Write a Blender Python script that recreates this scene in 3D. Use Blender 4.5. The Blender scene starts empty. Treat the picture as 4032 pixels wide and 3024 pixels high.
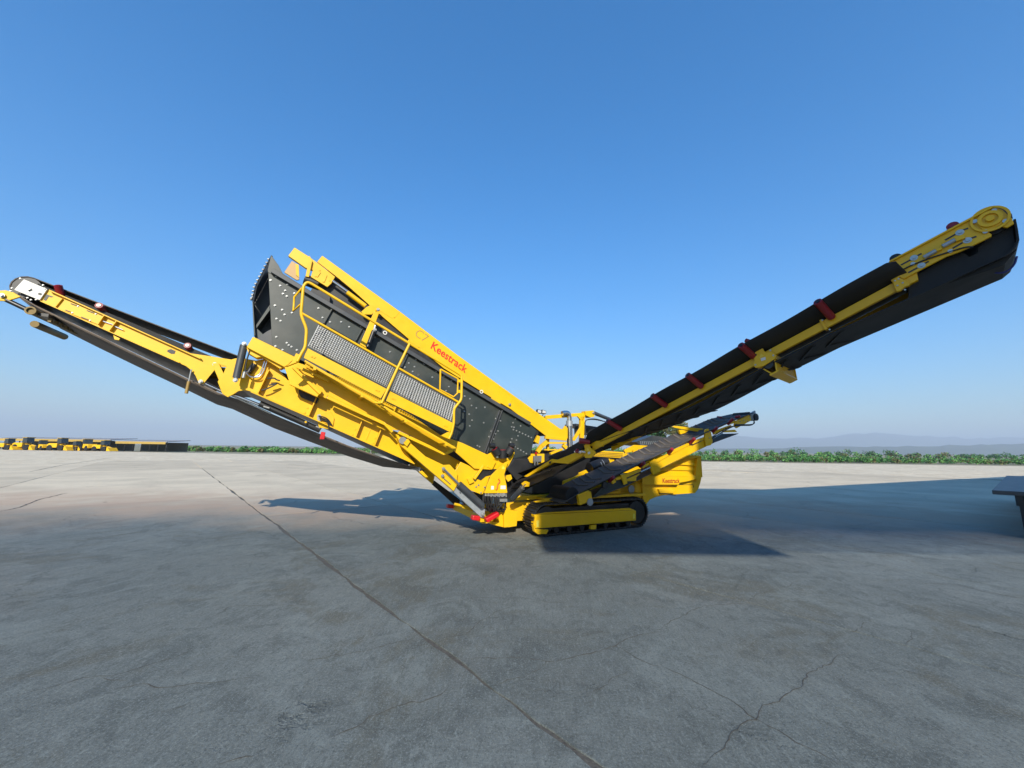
import bpy, bmesh, math, random
from mathutils import Vector, Matrix
random.seed(7)
sc = bpy.context.scene
R = math.radians
HAZE_D = 0.00019
# ------------------------------------------------------------------ camera, sky, sun, exposure
FPX, IW, IH, CH = 1515.0, 4032.0, 3024.0, 2.0
PITCH, ROLL = R(9.6), R(0.8)
cf = Vector((0, math.cos(PITCH), math.sin(PITCH)))
_u = Vector((0, -math.sin(PITCH), math.cos(PITCH)))
_r = Vector((1, 0, 0))
cr = _r*math.cos(ROLL) + _u*math.sin(ROLL)
cu = -_r*math.sin(ROLL) + _u*math.cos(ROLL)
cam = bpy.data.cameras.new('camera'); camo = bpy.data.objects.new('camera', cam)
sc.collection.objects.link(camo); sc.camera = camo
cam.sensor_width = 36; cam.lens = 36*FPX/IW; cam.clip_start = .05; cam.clip_end = 60000
camo.matrix_world = Matrix(((cr.x, cu.x, -cf.x, 0), (cr.y, cu.y, -cf.y, 0), (cr.z, cu.z, -cf.z, CH), (0, 0, 0, 1)))
SUN = Vector((.03, -1.0, .55)).normalized()          # towards the sun
elev = math.asin(SUN.z); azim = math.atan2(SUN.x, SUN.y)
w = bpy.data.worlds.new('World'); sc.world = w; w.use_nodes = True
nt = w.node_tree; bg = nt.nodes['Background']
sky = nt.nodes.new('ShaderNodeTexSky'); sky.sky_type = 'NISHITA'; sky.sun_disc = False
sky.sun_elevation = elev; sky.sun_rotation = azim
sky.air_density = 1.0; sky.dust_density = .3; sky.ozone_density = 3.0; sky.altitude = 0
hs = nt.nodes.new('ShaderNodeHueSaturation'); hs.inputs['Saturation'].default_value = 1.34
nt.links.new(sky.outputs[0], hs.inputs['Color']); # soft shoulder on the whole sky's radiance, the same in every direction
dt = nt.nodes.new('ShaderNodeVectorMath'); dt.operation = 'DOT_PRODUCT'; dt.inputs[1].default_value = (.2126*.235, .7152*.235, .0722*.235)
ad = nt.nodes.new('ShaderNodeMath'); ad.operation = 'ADD'; ad.inputs[1].default_value = 1.0
dv = nt.nodes.new('ShaderNodeMath'); dv.operation = 'DIVIDE'; dv.inputs[0].default_value = 1.30
gv = nt.nodes.new('ShaderNodeVectorMath'); gv.operation = 'SCALE'
nt.links.new(hs.outputs[0], dt.inputs[0]); nt.links.new(dt.outputs['Value'], ad.inputs[0]); nt.links.new(ad.outputs[0], dv.inputs[1])
nt.links.new(hs.outputs[0], gv.inputs[0]); nt.links.new(dv.outputs[0], gv.inputs['Scale']); nt.links.new(gv.outputs[0], bg.inputs[0])
bg.inputs[1].default_value = .15
sl = bpy.data.lights.new('sun', 'SUN'); sl.energy = 4.25; sl.angle = R(.53); sl.color = (1, .93, .80)
so = bpy.data.objects.new('sun', sl); sc.collection.objects.link(so)
so.rotation_euler = (-SUN).to_track_quat('-Z', 'Y').to_euler(); so.location = SUN*80
sc.view_settings.view_transform = 'Standard'; sc.view_settings.look = 'None'
sc.view_settings.exposure = 0.66; sc.view_settings.gamma = 1
sc.render.engine = 'CYCLES'; sc.cycles.volume_bounces = 0; sc.cycles.max_bounces = 6

# ------------------------------------------------------------------ pixels to places
RG = {0: (0, 0, 1/1.8228), 1: (0, 1000, 2.212), 2: (900, 920, 2.765), 3: (900, 1300, 2.765), 4: (1400, 1200, 2.765),
      5: (1400, 1600, 3.16), 6: (1900, 1600, 3.16), 7: (2300, 1550, 3.16), 8: (3200, 750, 2.6587), 9: (2500, 1150, 2.765),
      10: (1200, 2000, 1.58), 11: (2600, 1974, 1.5447), 12: (0, 2274, 2.212), 13: (0, 1700, 1.58)}
def ray(g, x, y):
    a = RG[g]; fx, fy = a[0]+x/a[2], a[1]+y/a[2]
    return cf + cr*((fx-IW/2)/FPX) + cu*((IH/2-fy)/FPX)
def gnd(g, x, y, z=0.0):
    d = ray(g, x, y); k = (z-CH)/d.z
    return Vector((d.x*k, d.y*k, z))
class Frame:                                            # a vertical working plane: s along, t across, z up
    def __init__(self, o, deg):
        self.o, self.a = Vector((o[0], o[1], 0)), R(deg)
        self.U = Vector((math.cos(self.a), math.sin(self.a), 0)); self.V = Vector((-self.U.y, self.U.x, 0))
    def P(self, g, x, y, t=0.0):
        d = ray(g, x, y); k = (t+self.o.dot(self.V))/d.dot(self.V)
        p = d*k - self.o
        return Vector((p.dot(self.U), t, CH+d.z*k))
M = Frame((.566, 9.257), 26.0)
C1 = Frame((.1, 9.4), -49.5)
_b = M.o + M.U*.45 - M.V*.45
C2 = Frame((_b.x, _b.y), 29.0)

# ------------------------------------------------------------------ materials
def mat(name, col, rough=.5, metal=0.0, var=.12, scale=6.0, bump=0.0, bscale=40, dust=0.0, spec=.5, dustcol=(.30, .26, .21)):
    m = bpy.data.materials.new(name); m.use_nodes = True
    n = m.node_tree; b = n.nodes['Principled BSDF']; L = n.links.new
    tc = n.nodes.new('ShaderNodeTexCoord'); geo = n.nodes.new('ShaderNodeNewGeometry')
    no = n.nodes.new('ShaderNodeTexNoise'); no.inputs['Scale'].default_value = scale; no.inputs['Detail'].default_value = 8
    no.inputs['Roughness'].default_value = .65
    L(geo.outputs['Position'], no.inputs['Vector'])
    rp = n.nodes.new('ShaderNodeMapRange'); rp.inputs[1].default_value = .3; rp.inputs[2].default_value = .7
    rp.inputs[3].default_value = 1-var; rp.inputs[4].default_value = 1+var*.5
    L(no.outputs['Fac'], rp.inputs[0])
    mx = n.nodes.new('ShaderNodeMix'); mx.data_type = 'RGBA'; mx.blend_type = 'MULTIPLY'; mx.inputs[0].default_value = 1
    mx.inputs[6].default_value = (*col, 1); L(rp.outputs[0], mx.inputs[7])
    out = mx.outputs[2]
    if dust:
        n2 = n.nodes.new('ShaderNodeTexNoise'); n2.inputs['Scale'].default_value = 1.7; n2.inputs['Detail'].default_value = 10
        L(geo.outputs['Position'], n2.inputs['Vector'])
        r2 = n.nodes.new('ShaderNodeMapRange'); r2.inputs[1].default_value = .45; r2.inputs[2].default_value = .75; r2.inputs[4].default_value = dust
        L(n2.outputs['Fac'], r2.inputs[0])
        m2 = n.nodes.new('ShaderNodeMix'); m2.data_type = 'RGBA'; m2.inputs[7].default_value = (*dustcol, 1)
        L(r2.outputs[0], m2.inputs[0]); L(out, m2.inputs[6]); out = m2.outputs[2]
    L(out, b.inputs['Base Color'])
    rr = n.nodes.new('ShaderNodeMapRange'); rr.inputs[3].default_value = max(.05, rough-.1); rr.inputs[4].default_value = min(1, rough+.12)
    L(no.outputs['Fac'], rr.inputs[0]); L(rr.outputs[0], b.inputs['Roughness'])
    b.inputs['Metallic'].default_value = metal; b.inputs['Specular IOR Level'].default_value = spec
    if bump:
        n3 = n.nodes.new('ShaderNodeTexNoise'); n3.inputs['Scale'].default_value = bscale; n3.inputs['Detail'].default_value = 6
        L(geo.outputs['Position'], n3.inputs['Vector'])
        bp = n.nodes.new('ShaderNodeBump'); bp.inputs['Strength'].default_value = bump; bp.inputs['Distance'].default_value = .01
        L(n3.outputs['Fac'], bp.inputs['Height']); L(bp.outputs[0], b.inputs['Normal'])
    return m
YEL = mat('yellow_paint', (.72, .418, .003), .40, var=.10, scale=2.2, dust=.08, spec=.38, bump=.06, bscale=14, dustcol=(.40, .29, .12))
TANP = mat('primer_tan', (.45, .27, .09), .5, var=.1, dust=.2)
GREY = mat('anthracite_paint', (.022, .031, .029), .42, var=.15, scale=4, dust=.12, bump=.04, bscale=10)
GREY2 = mat('slate_flange_paint', (.034, .040, .047), .45, var=.12, dust=.12)
BLACK = mat('black_paint', (.012, .012, .013), .4, var=.2, dust=.06)
RUB = mat('belt_rubber', (.013, .0135, .015), .62, var=.3, scale=5, dust=.05, bump=.25, bscale=60, spec=.3)
RUBD = mat('dusty_belt_rubber', (.090, .075, .062), .8, var=.35, scale=3.5, dust=.45, bump=.35, bscale=50, dustcol=(.13, .11, .09))
RUBT = mat('brown_dusted_belt', (.17, .135, .11), .85, var=.35, scale=3, dust=.5, bump=.3, bscale=50, dustcol=(.22, .17, .13))
RUB2 = mat('grey_chevron_belt', (.065, .057, .050), .75, var=.35, scale=4, dust=.35, bump=.3, bscale=50, dustcol=(.10, .085, .07))
OCH = mat('dirty_ochre_metal', (.17, .115, .03), .6, .2, var=.3, dust=.3)
HOSE = mat('hose_rubber', (.014, .014, .015), .5, var=.2)
RED = mat('red_roller_paint', (.21, .005, .013), .4, var=.15, dust=.08)
REDB = mat('bright_red_paint', (.50, .007, .010), .4, var=.12)
STEEL = mat('galvanised_steel', (.33, .36, .38), .42, .35, var=.2, scale=12, bump=.05)
BRIGHT = mat('zinc_plated_steel', (.40, .40, .385), .34, .7, var=.15, scale=20)
CHROME = mat('polished_steel', (.75, .74, .72), .16, 1.0, var=.08)
WHITE = mat('scuffed_white_plate', (.62, .60, .54), .5, .1, var=.25, scale=14, bump=.08)
TREAD = mat('aluminium_tread', (.70, .70, .69), .32, .45, var=.2, scale=25)
TREADB = mat('tread_sheet_steel', (.30, .30, .30), .45, .5, var=.2)
DECAL = mat('pale_decal', (.62, .61, .58), .5, var=.1)
LRED = mat('red_lettering', (.62, .010, .004), .45, var=.06)
LTAN = mat('bronze_lettering', (.36, .22, .045), .45, var=.06)
LENS = mat('lamp_glass', (.6, .6, .58), .1, .2, var=.1)
BLUE = mat('blue_cable', (.02, .03, .22), .4, var=.1)

# ------------------------------------------------------------------ mesh helpers
col = sc.collection
def link(name, me, m, parent=None, loc=(0, 0, 0), rot=None):
    o = bpy.data.objects.new(name, me); col.objects.link(o)
    if m is not None and not me.materials: me.materials.append(m)
    if parent is not None: o.parent = parent
    o.location = loc
    if rot is not None: o.rotation_euler = rot
    return o
class B:                                                # a little mesh collector
    def __init__(self): self.v, self.f, self.s = [], [], []
    def add(self, vs, fs, smooth=False):
        k = len(self.v); self.v += [Vector(a) for a in vs]
        for q in fs: self.f.append([k+i for i in q]); self.s.append(smooth)
        return self
    def prism(self, pts, d):                            # polygon (3D points) pushed along vector d
        n = len(pts); d = Vector(d); pts = [Vector(p) for p in pts]
        fs = [list(range(n))[::-1], [n+i for i in range(n)]]+[[i, (i+1) % n, n+(i+1) % n, n+i] for i in range(n)]
        return self.add(pts+[p+d for p in pts], fs)
    def box(self, x0, x1, y0, y1, z0, z1):
        return self.prism([(x0, y0, z0), (x1, y0, z0), (x1, y0, z1), (x0, y0, z1)], (0, y1-y0, 0))
    def bar(self, a, b, wd, ht, up=(0, 0, 1)):          # rectangular bar a-b: wd across, ht along up
        a, b = Vector(a), Vector(b); d = (b-a).normalized(); up = Vector(up)
        side = d.cross(up)
        if side.length < 1e-4: side = d.cross(Vector((0, 1, 0)))
        side.normalize(); up = side.cross(d).normalized()
        q = [a+side*(i*wd/2)+up*(j*ht/2) for i, j in ((-1, -1), (1, -1), (1, 1), (-1, 1))]
        return self.prism(q, b-a)
    def tube(self, pts, r, n=8, cap=True, r2=None):
        pts = [Vector(p) for p in pts]; m = len(pts); rings = []
        ref = None
        for i, p in enumerate(pts):
            d = (pts[min(i+1, m-1)]-pts[max(i-1, 0)]).normalized()
            if ref is None: ref = d.orthogonal().normalized()
            ref = (ref-d*ref.dot(d)).normalized(); o2 = d.cross(ref)
            rr = r if r2 is None else r+(r2-r)*i/(m-1)
            rings.append([p+ref*rr*math.cos(2*math.pi*k/n)+o2*rr*math.sin(2*math.pi*k/n) for k in range(n)])
        vs = [q for c in rings for q in c]; fs = []
        for i in range(m-1):
            for k in range(n): fs.append([i*n+k, i*n+(k+1) % n, (i+1)*n+(k+1) % n, (i+1)*n+k])
        self.add(vs, fs, True)
        if cap: self.add(rings[0], [list(range(n))[::-1]]); self.add(rings[-1], [list(range(n))])
        return self
    def ring(self, c, ax, r1, r0, h, n=16):             # flat washer
        c, ax = Vector(c), Vector(ax).normalized(); a = ax.orthogonal().normalized(); b = ax.cross(a)
        vs = []
        for rr, hh in ((r0, 0), (r1, 0), (r1, h), (r0, h)):
            vs += [c+a*rr*math.cos(2*math.pi*k/n)+b*rr*math.sin(2*math.pi*k/n)+ax*hh for k in range(n)]
        fs = []
        for j in range(4):
            for k in range(n):
                fs.append([j*n+k, j*n+(k+1) % n, ((j+1) % 4)*n+(k+1) % n, ((j+1) % 4)*n+k])
        return self.add(vs, fs)
    def mesh(self, name, m=None):
        me = bpy.data.meshes.new(name); me.from_pydata([tuple(v) for v in self.v], [], self.f)
        bm = bmesh.new(); bm.from_mesh(me); bmesh.ops.recalc_face_normals(bm, faces=bm.faces); 
        for fc, s in zip(bm.faces, self.s): fc.smooth = s
        bm.to_mesh(me); bm.free()
        if m is not None: me.materials.append(m)
        return me
    def obj(self, name, m, parent=None, bev=0.0, loc=(0, 0, 0), rot=None):
        o = link(name, self.mesh(name, m), None, parent, loc, rot)
        if bev:
            md = o.modifiers.new('bevel', 'BEVEL'); md.width = bev; md.segments = 2; md.limit_method = 'ANGLE'; md.angle_limit = R(40)
            md.harden_normals = False
        return o
def smoothpath(pts, it=2):                              # corner cutting
    pts = [Vector(p) for p in pts]
    for _ in range(it):
        q = [pts[0]]
        for a, b in zip(pts, pts[1:]): q += [a*.75+b*.25, a*.25+b*.75]
        pts = q+[pts[-1]]
    return pts
def poly(F, pts, t, g=None):                            # list of (x,y) or (g,x,y) -> points on plane t
    out = []
    for p in pts:
        if len(p) == 3: out.append(F.P(p[0], p[1], p[2], t))
        else: out.append(F.P(g, p[0], p[1], t))
    return out
def plate(name, F, g, pts, t, th, m, parent, bev=.004):
    return B().prism(poly(F, pts, t, g), (0, th, 0)).obj(name, m, parent, bev)
def pbar(name, F, g, a, b, t, th, ht, m, parent, bev=.004):   # bar in plane t between two pixels
    A, C = F.P(g, *a, t), F.P(g, *b, t)
    A.y += th/2; C.y += th/2
    return B().bar(A, C, th, ht).obj(name, m, parent, bev)
def ptube(name, F, g, pts, t, r, m, parent, n=10, sm=0):
    q = poly(F, pts, t, g)
    if sm: q = smoothpath(q, sm)
    return B().tube(q, r, n).obj(name, m, parent)
def tag(o, label, cat, group=None, kind=None):
    if label: o['label'] = label
    if cat: o['category'] = cat
    if group: o['group'] = group
    if kind: o['kind'] = kind
    return o
BOLT = B().tube([(0, 0, 0), (0, -.006, 0)], .021, 8).tube([(0, -.006, 0), (0, -.020, 0)], .014, 6).mesh('bolt', BRIGHT)
PIN = B().tube([(0, 0, 0), (0, -.03, 0)], .036, 12).tube([(0, -.03, 0), (0, -.05, 0)], .022, 8).mesh('pin', BRIGHT)
BOLTY = B().tube([(0, 0, 0), (0, -.012, 0)], .020, 8).mesh('bolt_yellow', YEL)
def bolts(F, g, pts, t, parent, me=None, name='bolt', scl=1.0):
    for p in pts:
        o = link(name, me or BOLT, None, parent, F.P(g, p[0], p[1], t)); o.scale = (scl,)*3
def part_empty_frame(name, F, root, me, m):             # a part whose own axes follow frame F
    o = link(name, me, m, root)
    d = F.o-M.o
    o.location = (d.dot(M.U), d.dot(M.V), 0); o.rotation_euler = (0, 0, F.a-M.a)
    return o
def lettering(name, text, F, g, o, ex, ey, t, m, parent, bold=0.0):
    cu_ = bpy.data.curves.new('letters', 'FONT'); cu_.body = text; cu_.size = 1; cu_.offset = bold; cu_.resolution_u = 4
    ob = bpy.data.objects.new('letters', cu_); col.objects.link(ob)
    dg = bpy.context.evaluated_depsgraph_get(); me0 = ob.evaluated_get(dg).to_mesh()
    vs = [v.co.copy() for v in me0.vertices]; fs = [list(p.vertices) for p in me0.polygons]
    x1 = max(v.x for v in vs); x0 = min(v.x for v in vs); cap = .70
    ob.evaluated_get(dg).to_mesh_clear(); bpy.data.objects.remove(ob)
    O3, X3, Y3 = (F.P(g, *q, t) for q in (o, ex, ey))
    EX, EY = (X3-O3)/(x1-x0), (Y3-O3)/cap
    b = B(); b.add([O3+EX*(v.x-x0)+EY*v.y for v in vs], fs)
    me = bpy.data.meshes.new(name); me.from_pydata([tuple(v) for v in b.v], [], b.f); me.materials.append(m)
    ob = link(name, me, None, parent)
    md = ob.modifiers.new('thick', 'SOLIDIFY'); md.thickness = .003; md.offset = 0
    return ob
# ------------------------------------------------------------------ the ground
def ground_mat(name, base, base2, warm, dark=.55, broom=1.0, sandy=None):
    m = bpy.data.materials.new(name); m.use_nodes = True
    n = m.node_tree; b = n.nodes['Principled BSDF']; L = n.links.new
    geo = n.nodes.new('ShaderNodeNewGeometry')
    def noise(scale, detail=8, rough=.6, vec=None, dist=0):
        q = n.nodes.new('ShaderNodeTexNoise'); q.inputs['Scale'].default_value = scale; q.inputs['Detail'].default_value = detail
        q.inputs['Roughness'].default_value = rough; q.inputs['Distortion'].default_value = dist
        L(vec or geo.outputs['Position'], q.inputs['Vector']); return q.outputs['Fac']
    def mr(v, a, c, d=0.0, e=1.0):
        q = n.nodes.new('ShaderNodeMapRange'); L(v, q.inputs[0])
        q.inputs[1].default_value = a; q.inputs[2].default_value = c; q.inputs[3].default_value = d; q.inputs[4].default_value = e
        return q.outputs[0]
    def mix(f, a, c, mode='MIX'):
        q = n.nodes.new('ShaderNodeMix'); q.data_type = 'RGBA'; q.blend_type = mode
        for s, v in ((0, f), (6, a), (7, c)):
            if isinstance(v, tuple): q.inputs[s].default_value = (*v, 1)
            elif isinstance(v, float): q.inputs[s].default_value = v
            else: L(v, q.inputs[s])
        return q.outputs[2]
    def math_(op, a, c):
        q = n.nodes.new('ShaderNodeMath'); q.operation = op
        for s, v in ((0, a), (1, c)):
            if isinstance(v, float): q.inputs[s].default_value = v
            else: L(v, q.inputs[s])
        return q.outputs[0]
    oi = n.nodes.new('ShaderNodeObjectInfo')
    mp = n.nodes.new('ShaderNodeMapping'); mp.inputs['Rotation'].default_value = (0, 0, R(-41)); mp.inputs['Scale'].default_value = (1, .26, 1)
    L(geo.outputs['Position'], mp.inputs['Vector'])
    c = mix(mr(noise(.55, 9, .62), .35, .68), base, base2)
    c = mix(mr(noise(.16, 5, .6, dist=.6), .52, .72, 0, .55), c, warm)
    sx2 = n.nodes.new('ShaderNodeSeparateXYZ'); L(geo.outputs['Position'], sx2.inputs[0])
    warm2 = tuple(x*y for x, y in zip(base, (.78, .66, .52)))
    def k(f): f = min(f, .84/max(base)); return tuple(x*f for x in base)
    c = mix(mr(noise(.33, 8, .62, dist=.8), .46, .60, 0, .55), c, k(.74))                   # broad stains
    c = mix(mr(noise(.5, 7, .66, dist=1.2), .52, .60, 0, .75), c, warm2)                    # brown oil and soil
    c = mix(mr(noise(1.9, 9, .72, dist=.6), .52, .58, 0, .60), c, k(dark))                  # blotches
    c = mix(mr(noise(.8, 9, .75, dist=1.0), .51, .60, 0, .70), c, k(1.42))                  # bleached patches
    c = mix(mr(noise(7, 8, .78), .40, .56, .38, 0), c, k(.66))                              # mottling
    c = mix(mr(noise(22, 6, .8, mp.outputs[0]),   .55, .64, 0, .6*broom), c, k(1.75))        # pale drag marks
    c = mix(mr(noise(13, 7, .8, mp.outputs[0]), .36, .47, .60*broom, 0), c, k(.56))         # dark drag marks
    c = mix(mr(noise(38, 6, .9), .40, .48, .80, 0), c, k(.45))                             # pits and aggregate
    c = mix(mr(noise(52, 5, .9), .53, .60, 0, .75), c, k(1.75))
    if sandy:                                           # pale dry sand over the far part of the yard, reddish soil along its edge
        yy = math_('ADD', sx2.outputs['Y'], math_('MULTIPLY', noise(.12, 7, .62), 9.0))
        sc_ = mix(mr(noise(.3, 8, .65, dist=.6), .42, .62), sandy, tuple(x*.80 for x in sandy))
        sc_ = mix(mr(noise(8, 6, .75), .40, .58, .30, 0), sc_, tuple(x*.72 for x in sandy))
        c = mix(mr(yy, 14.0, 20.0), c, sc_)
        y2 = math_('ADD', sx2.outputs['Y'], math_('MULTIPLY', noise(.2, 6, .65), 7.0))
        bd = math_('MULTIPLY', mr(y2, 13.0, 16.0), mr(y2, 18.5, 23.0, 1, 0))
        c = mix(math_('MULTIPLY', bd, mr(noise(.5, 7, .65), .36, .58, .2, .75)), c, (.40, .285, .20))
    # fine wandering cracks, only here and there
    nv = n.nodes.new('ShaderNodeTexNoise'); nv.inputs['Scale'].default_value = 1.3; nv.inputs['Detail'].default_value = 6; nv.inputs['Roughness'].default_value = .75
    L(geo.outputs['Position'], nv.inputs['Vector'])
    wa = n.nodes.new('ShaderNodeVectorMath'); wa.operation = 'MULTIPLY_ADD'; wa.inputs[1].default_value = (.9, .9, 0)
    L(nv.outputs['Color'], wa.inputs[0]); L(geo.outputs['Position'], wa.inputs[2])
    vo = n.nodes.new('ShaderNodeTexVoronoi'); vo.feature = 'DISTANCE_TO_EDGE'; vo.inputs['Scale'].default_value = .42
    L(wa.outputs[0], vo.inputs['Vector'])
    ck = math_('MULTIPLY', mr(vo.outputs['Distance'], .0, .004, 1, 0), mr(noise(.35, 3), .50, .60))
    c = mix(math_('MULTIPLY', ck, .7), c, tuple(x*.25 for x in base))
    hv = n.nodes.new('ShaderNodeHueSaturation'); L(c, hv.inputs['Color']); L(mr(oi.outputs['Random'], 0, 1, .90, 1.08), hv.inputs['Value'])
    L(hv.outputs[0], b.inputs['Base Color'])
    b.inputs['Roughness'].default_value = .85; b.inputs['Specular IOR Level'].default_value = .3
    h = math_('ADD', math_('MULTIPLY', noise(60, 5, .8), .5), math_('MULTIPLY', noise(17, 6, .75, mp.outputs[0]), .8))
    h = math_('SUBTRACT', h, math_('MULTIPLY', ck, 1.2))
    bp = n.nodes.new('ShaderNodeBump'); bp.inputs['Strength'].default_value = .6; bp.inputs['Distance'].default_value = .02
    L(h, bp.inputs['Height']); L(bp.outputs[0], b.inputs['Normal'])
    return m
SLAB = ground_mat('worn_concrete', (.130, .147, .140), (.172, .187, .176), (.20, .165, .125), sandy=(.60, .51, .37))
FARC = ground_mat('pale_concrete', (.60, .515, .375), (.66, .57, .42), (.60, .48, .34), broom=.4)
FIELD = ground_mat('dry_field_soil', (.26, .24, .16), (.32, .29, .18), (.14, .17, .06))
DIRT = mat('joint_dirt', (.085, .080, .070), .95, var=.5, scale=30, bump=.8, bscale=90)
CRK = mat('crack_dirt', (.075, .07, .06), .95, var=.4, scale=40, bump=.6, bscale=120)

gd = B(); Rg = 30000
gd.add([(-Rg, -Rg, -.10), (Rg, -Rg, -.10), (Rg, Rg, -.10), (-Rg, Rg, -.10)], [[0, 1, 2, 3]])
tag(gd.obj('ground', FIELD), None, None, kind='structure')
# yard: pale concrete apron as far as the hedge, worn slabs in front
yd = B(); yd.add([(-230, -40, -.028), (230, -40, -.028), (230, 84, -.028), (60, 80, -.028), (-60, 92, -.028), (-150, 112, -.028), (-230, 120, -.028)], [list(range(7))])
yard = tag(yd.obj('concrete_yard', FARC), None, None, kind='structure')
J = Vector((-.658, .753, 0)); JN = Vector((.753, .658, 0))
bed = B()
# slab strips run along J; joints at these offsets along JN
offs = [-36, -28.4, -20.7, -13, -5.4]+[2.30+3.83*k for k in range(0, 14)]
CROSS = 23.0
bedpts = []
def jitter_edge(a, b_, seed, amp):
    rr = random.Random(seed); n = max(2, int((b_-a).length/.16)); d = (b_-a).normalized(); nn = Vector((-d.y, d.x, 0))
    out = []; wv = 0
    for i in range(n):
        wv = wv*.8+rr.uniform(-1, 1)*amp*.6
        out.append(a+(b_-a)*(i/n)+nn*(wv if i else 0))
    return out
nslab = 0
yard_lim = lambda c: c.y < 40 and c.y > -14 and abs(c.x) < c.y*1.5+14
for i in range(len(offs)-1):
    a0, a1 = offs[i], offs[i+1]; ph = (13.4 if i % 2 else 19.0)
    for k in range(-12, 18):
        s0, s1 = ph+k*CROSS, ph+(k+1)*CROSS
        c = JN*((a0+a1)/2)+J*((s0+s1)/2)
        if not (yard_lim(c) or yard_lim(JN*((a0+a1)/2)+J*(s0+3)) or yard_lim(JN*((a0+a1)/2)+J*(s1-3))): continue
        near = min((JN*a0+J*s0).y, c.y) < 18
        gapa = .014 if near else .012
        gl = gapa; gr = gapa
        if abs(a0-2.30) < .1: gl = .028
        if abs(a1-2.30) < .1: gr = .028
        q = [JN*(a0+gl)+J*(s0+.010), JN*(a1-gr)+J*(s0+.010), JN*(a1-gr)+J*(s1-.010), JN*(a0+gl)+J*(s1-.010)]
        amp = .012 if near else .006
        if near:
            e = []
            for m_ in range(4):
                big = (m_ == 1 and abs(a1-2.30) < .1) or (m_ == 3 and abs(a0-2.30) < .1)
                e += jitter_edge(q[m_], q[(m_+1) % 4], i*1000+k*10+m_, .030 if big else amp)
        else: e = q
        rr = random.Random(i*77+k)
        dz = rr.uniform(-.003, .003)
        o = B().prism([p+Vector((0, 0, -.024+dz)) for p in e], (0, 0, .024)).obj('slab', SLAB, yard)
        nslab += 1
bb = B(); bb.add([(p.x, p.y, -.011) for p in [Vector((-30, -12, 0)), Vector((30, -12, 0)), Vector((60, 34, 0)), Vector((-60, 34, 0))]], [list(range(4))])
bb.obj('joint_filling', DIRT, yard)
# cracks seen in the foreground slabs
def crack(g, pts, wd, z=.0042):
    P = [gnd(g, *p) for p in pts]; rr = random.Random(int(pts[0][0]*7+pts[0][1])); q = []
    for a, b_ in zip(P, P[1:]):
        n = max(2, int((b_-a).length/.05)); d = (b_-a).normalized(); nn = Vector((-d.y, d.x, 0)); wv = 0
        for i in range(n):
            wv = wv*.75+rr.uniform(-.018, .018); q.append(a+(b_-a)*(i/n)+nn*wv)
    q.append(P[-1]); vs = []; fs = []
    for i, p in enumerate(q):
        d = (q[min(i+1, len(q)-1)]-q[max(0, i-1)]).normalized(); nn = Vector((-d.y, d.x, 0)); e = i/(len(q)-1)
        h = wd*.32*(.4+1.2*rr.random())*min(1, 8*e+.1, 8*(1-e)+.1)
        vs += [p+nn*h+Vector((0, 0, z)), p-nn*h+Vector((0, 0, z))]
    for i in range(len(q)-1): fs.append([2*i, 2*i+1, 2*i+3, 2*i+2])
    o = B().add(vs, fs).obj('crack', CRK, yard); return o
crack(10, [(0, 955), (230, 915), (480, 860), (690, 815)], .011)
crack(10, [(850, 810), (1010, 775), (1090, 710), (1180, 650), (1320, 610)], .010)
crack(10, [(150, 1425), (400, 1310), (720, 1215), (850, 1165), (900, 1100)], .010)
crack(10, [(1000, 935), (1250, 930), (1390, 935), (1500, 955), (1560, 950), (1720, 910), (1920, 860), (2080, 790), (2212, 765)], .013)
crack(10, [(1510, 950), (1460, 1000), (1330, 1060), (1190, 1100)], .008)
crack(10, [(1910, 850), (2060, 930), (2212, 985)], .010)
crack(10, [(1760, 1165), (1900, 1080), (2040, 1010)], .006)
crack(10, [(600, 640), (1060, 560), (1330, 560), (1700, 600)], .007)
crack(11, [(0, 1005), (180, 1090), (400, 1200), (570, 1325), (720, 1390), (900, 1500), (1100, 1615)], .010)
crack(11, [(260, 1622), (420, 1420), (570, 1325), (620, 1240), (720, 1220), (850, 1130), (900, 1040), (1060, 970), (1150, 925)], .010)
crack(11, [(0, 780), (150, 690), (280, 635), (520, 620)], .012)
crack(11, [(520, 620), (575, 590), (610, 560), (780, 520), (830, 480)], .009)
crack(11, [(1150, 800), (1270, 740)], .010)
crack(11, [(1480, 870), (1530, 790)], .008)
crack(11, [(1560, 495), (1800, 510), (1950, 545), (2212, 590)], .016)
crack(11, [(1430, 1020), (1620, 1072)], .008)
crack(12, [(120, 1030), (480, 950), (720, 880), (1000, 850), (1300, 760), (1700, 640)], .012)
crack(12, [(960, 970), (1220, 935), (1480, 955), (1700, 930), (2212, 870)], .011)
crack(12, [(900, 870), (1120, 900)], .008)
crack(12, [(1850, 1650), (2050, 1590), (2212, 1560)], .012)
crack(12, [(1400, 1165), (1560, 1140), (1700, 1090)], .010)
crack(13, [(1230, 1190), (1420, 1090), (1480, 1080), (1600, 1085), (1960, 1080)], .008)
crack(13, [(0, 497), (120, 470), (250, 420), (420, 380)], .05)
crack(13, [(0, 262), (180, 250), (400, 205), (700, 160)], .10)

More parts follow.
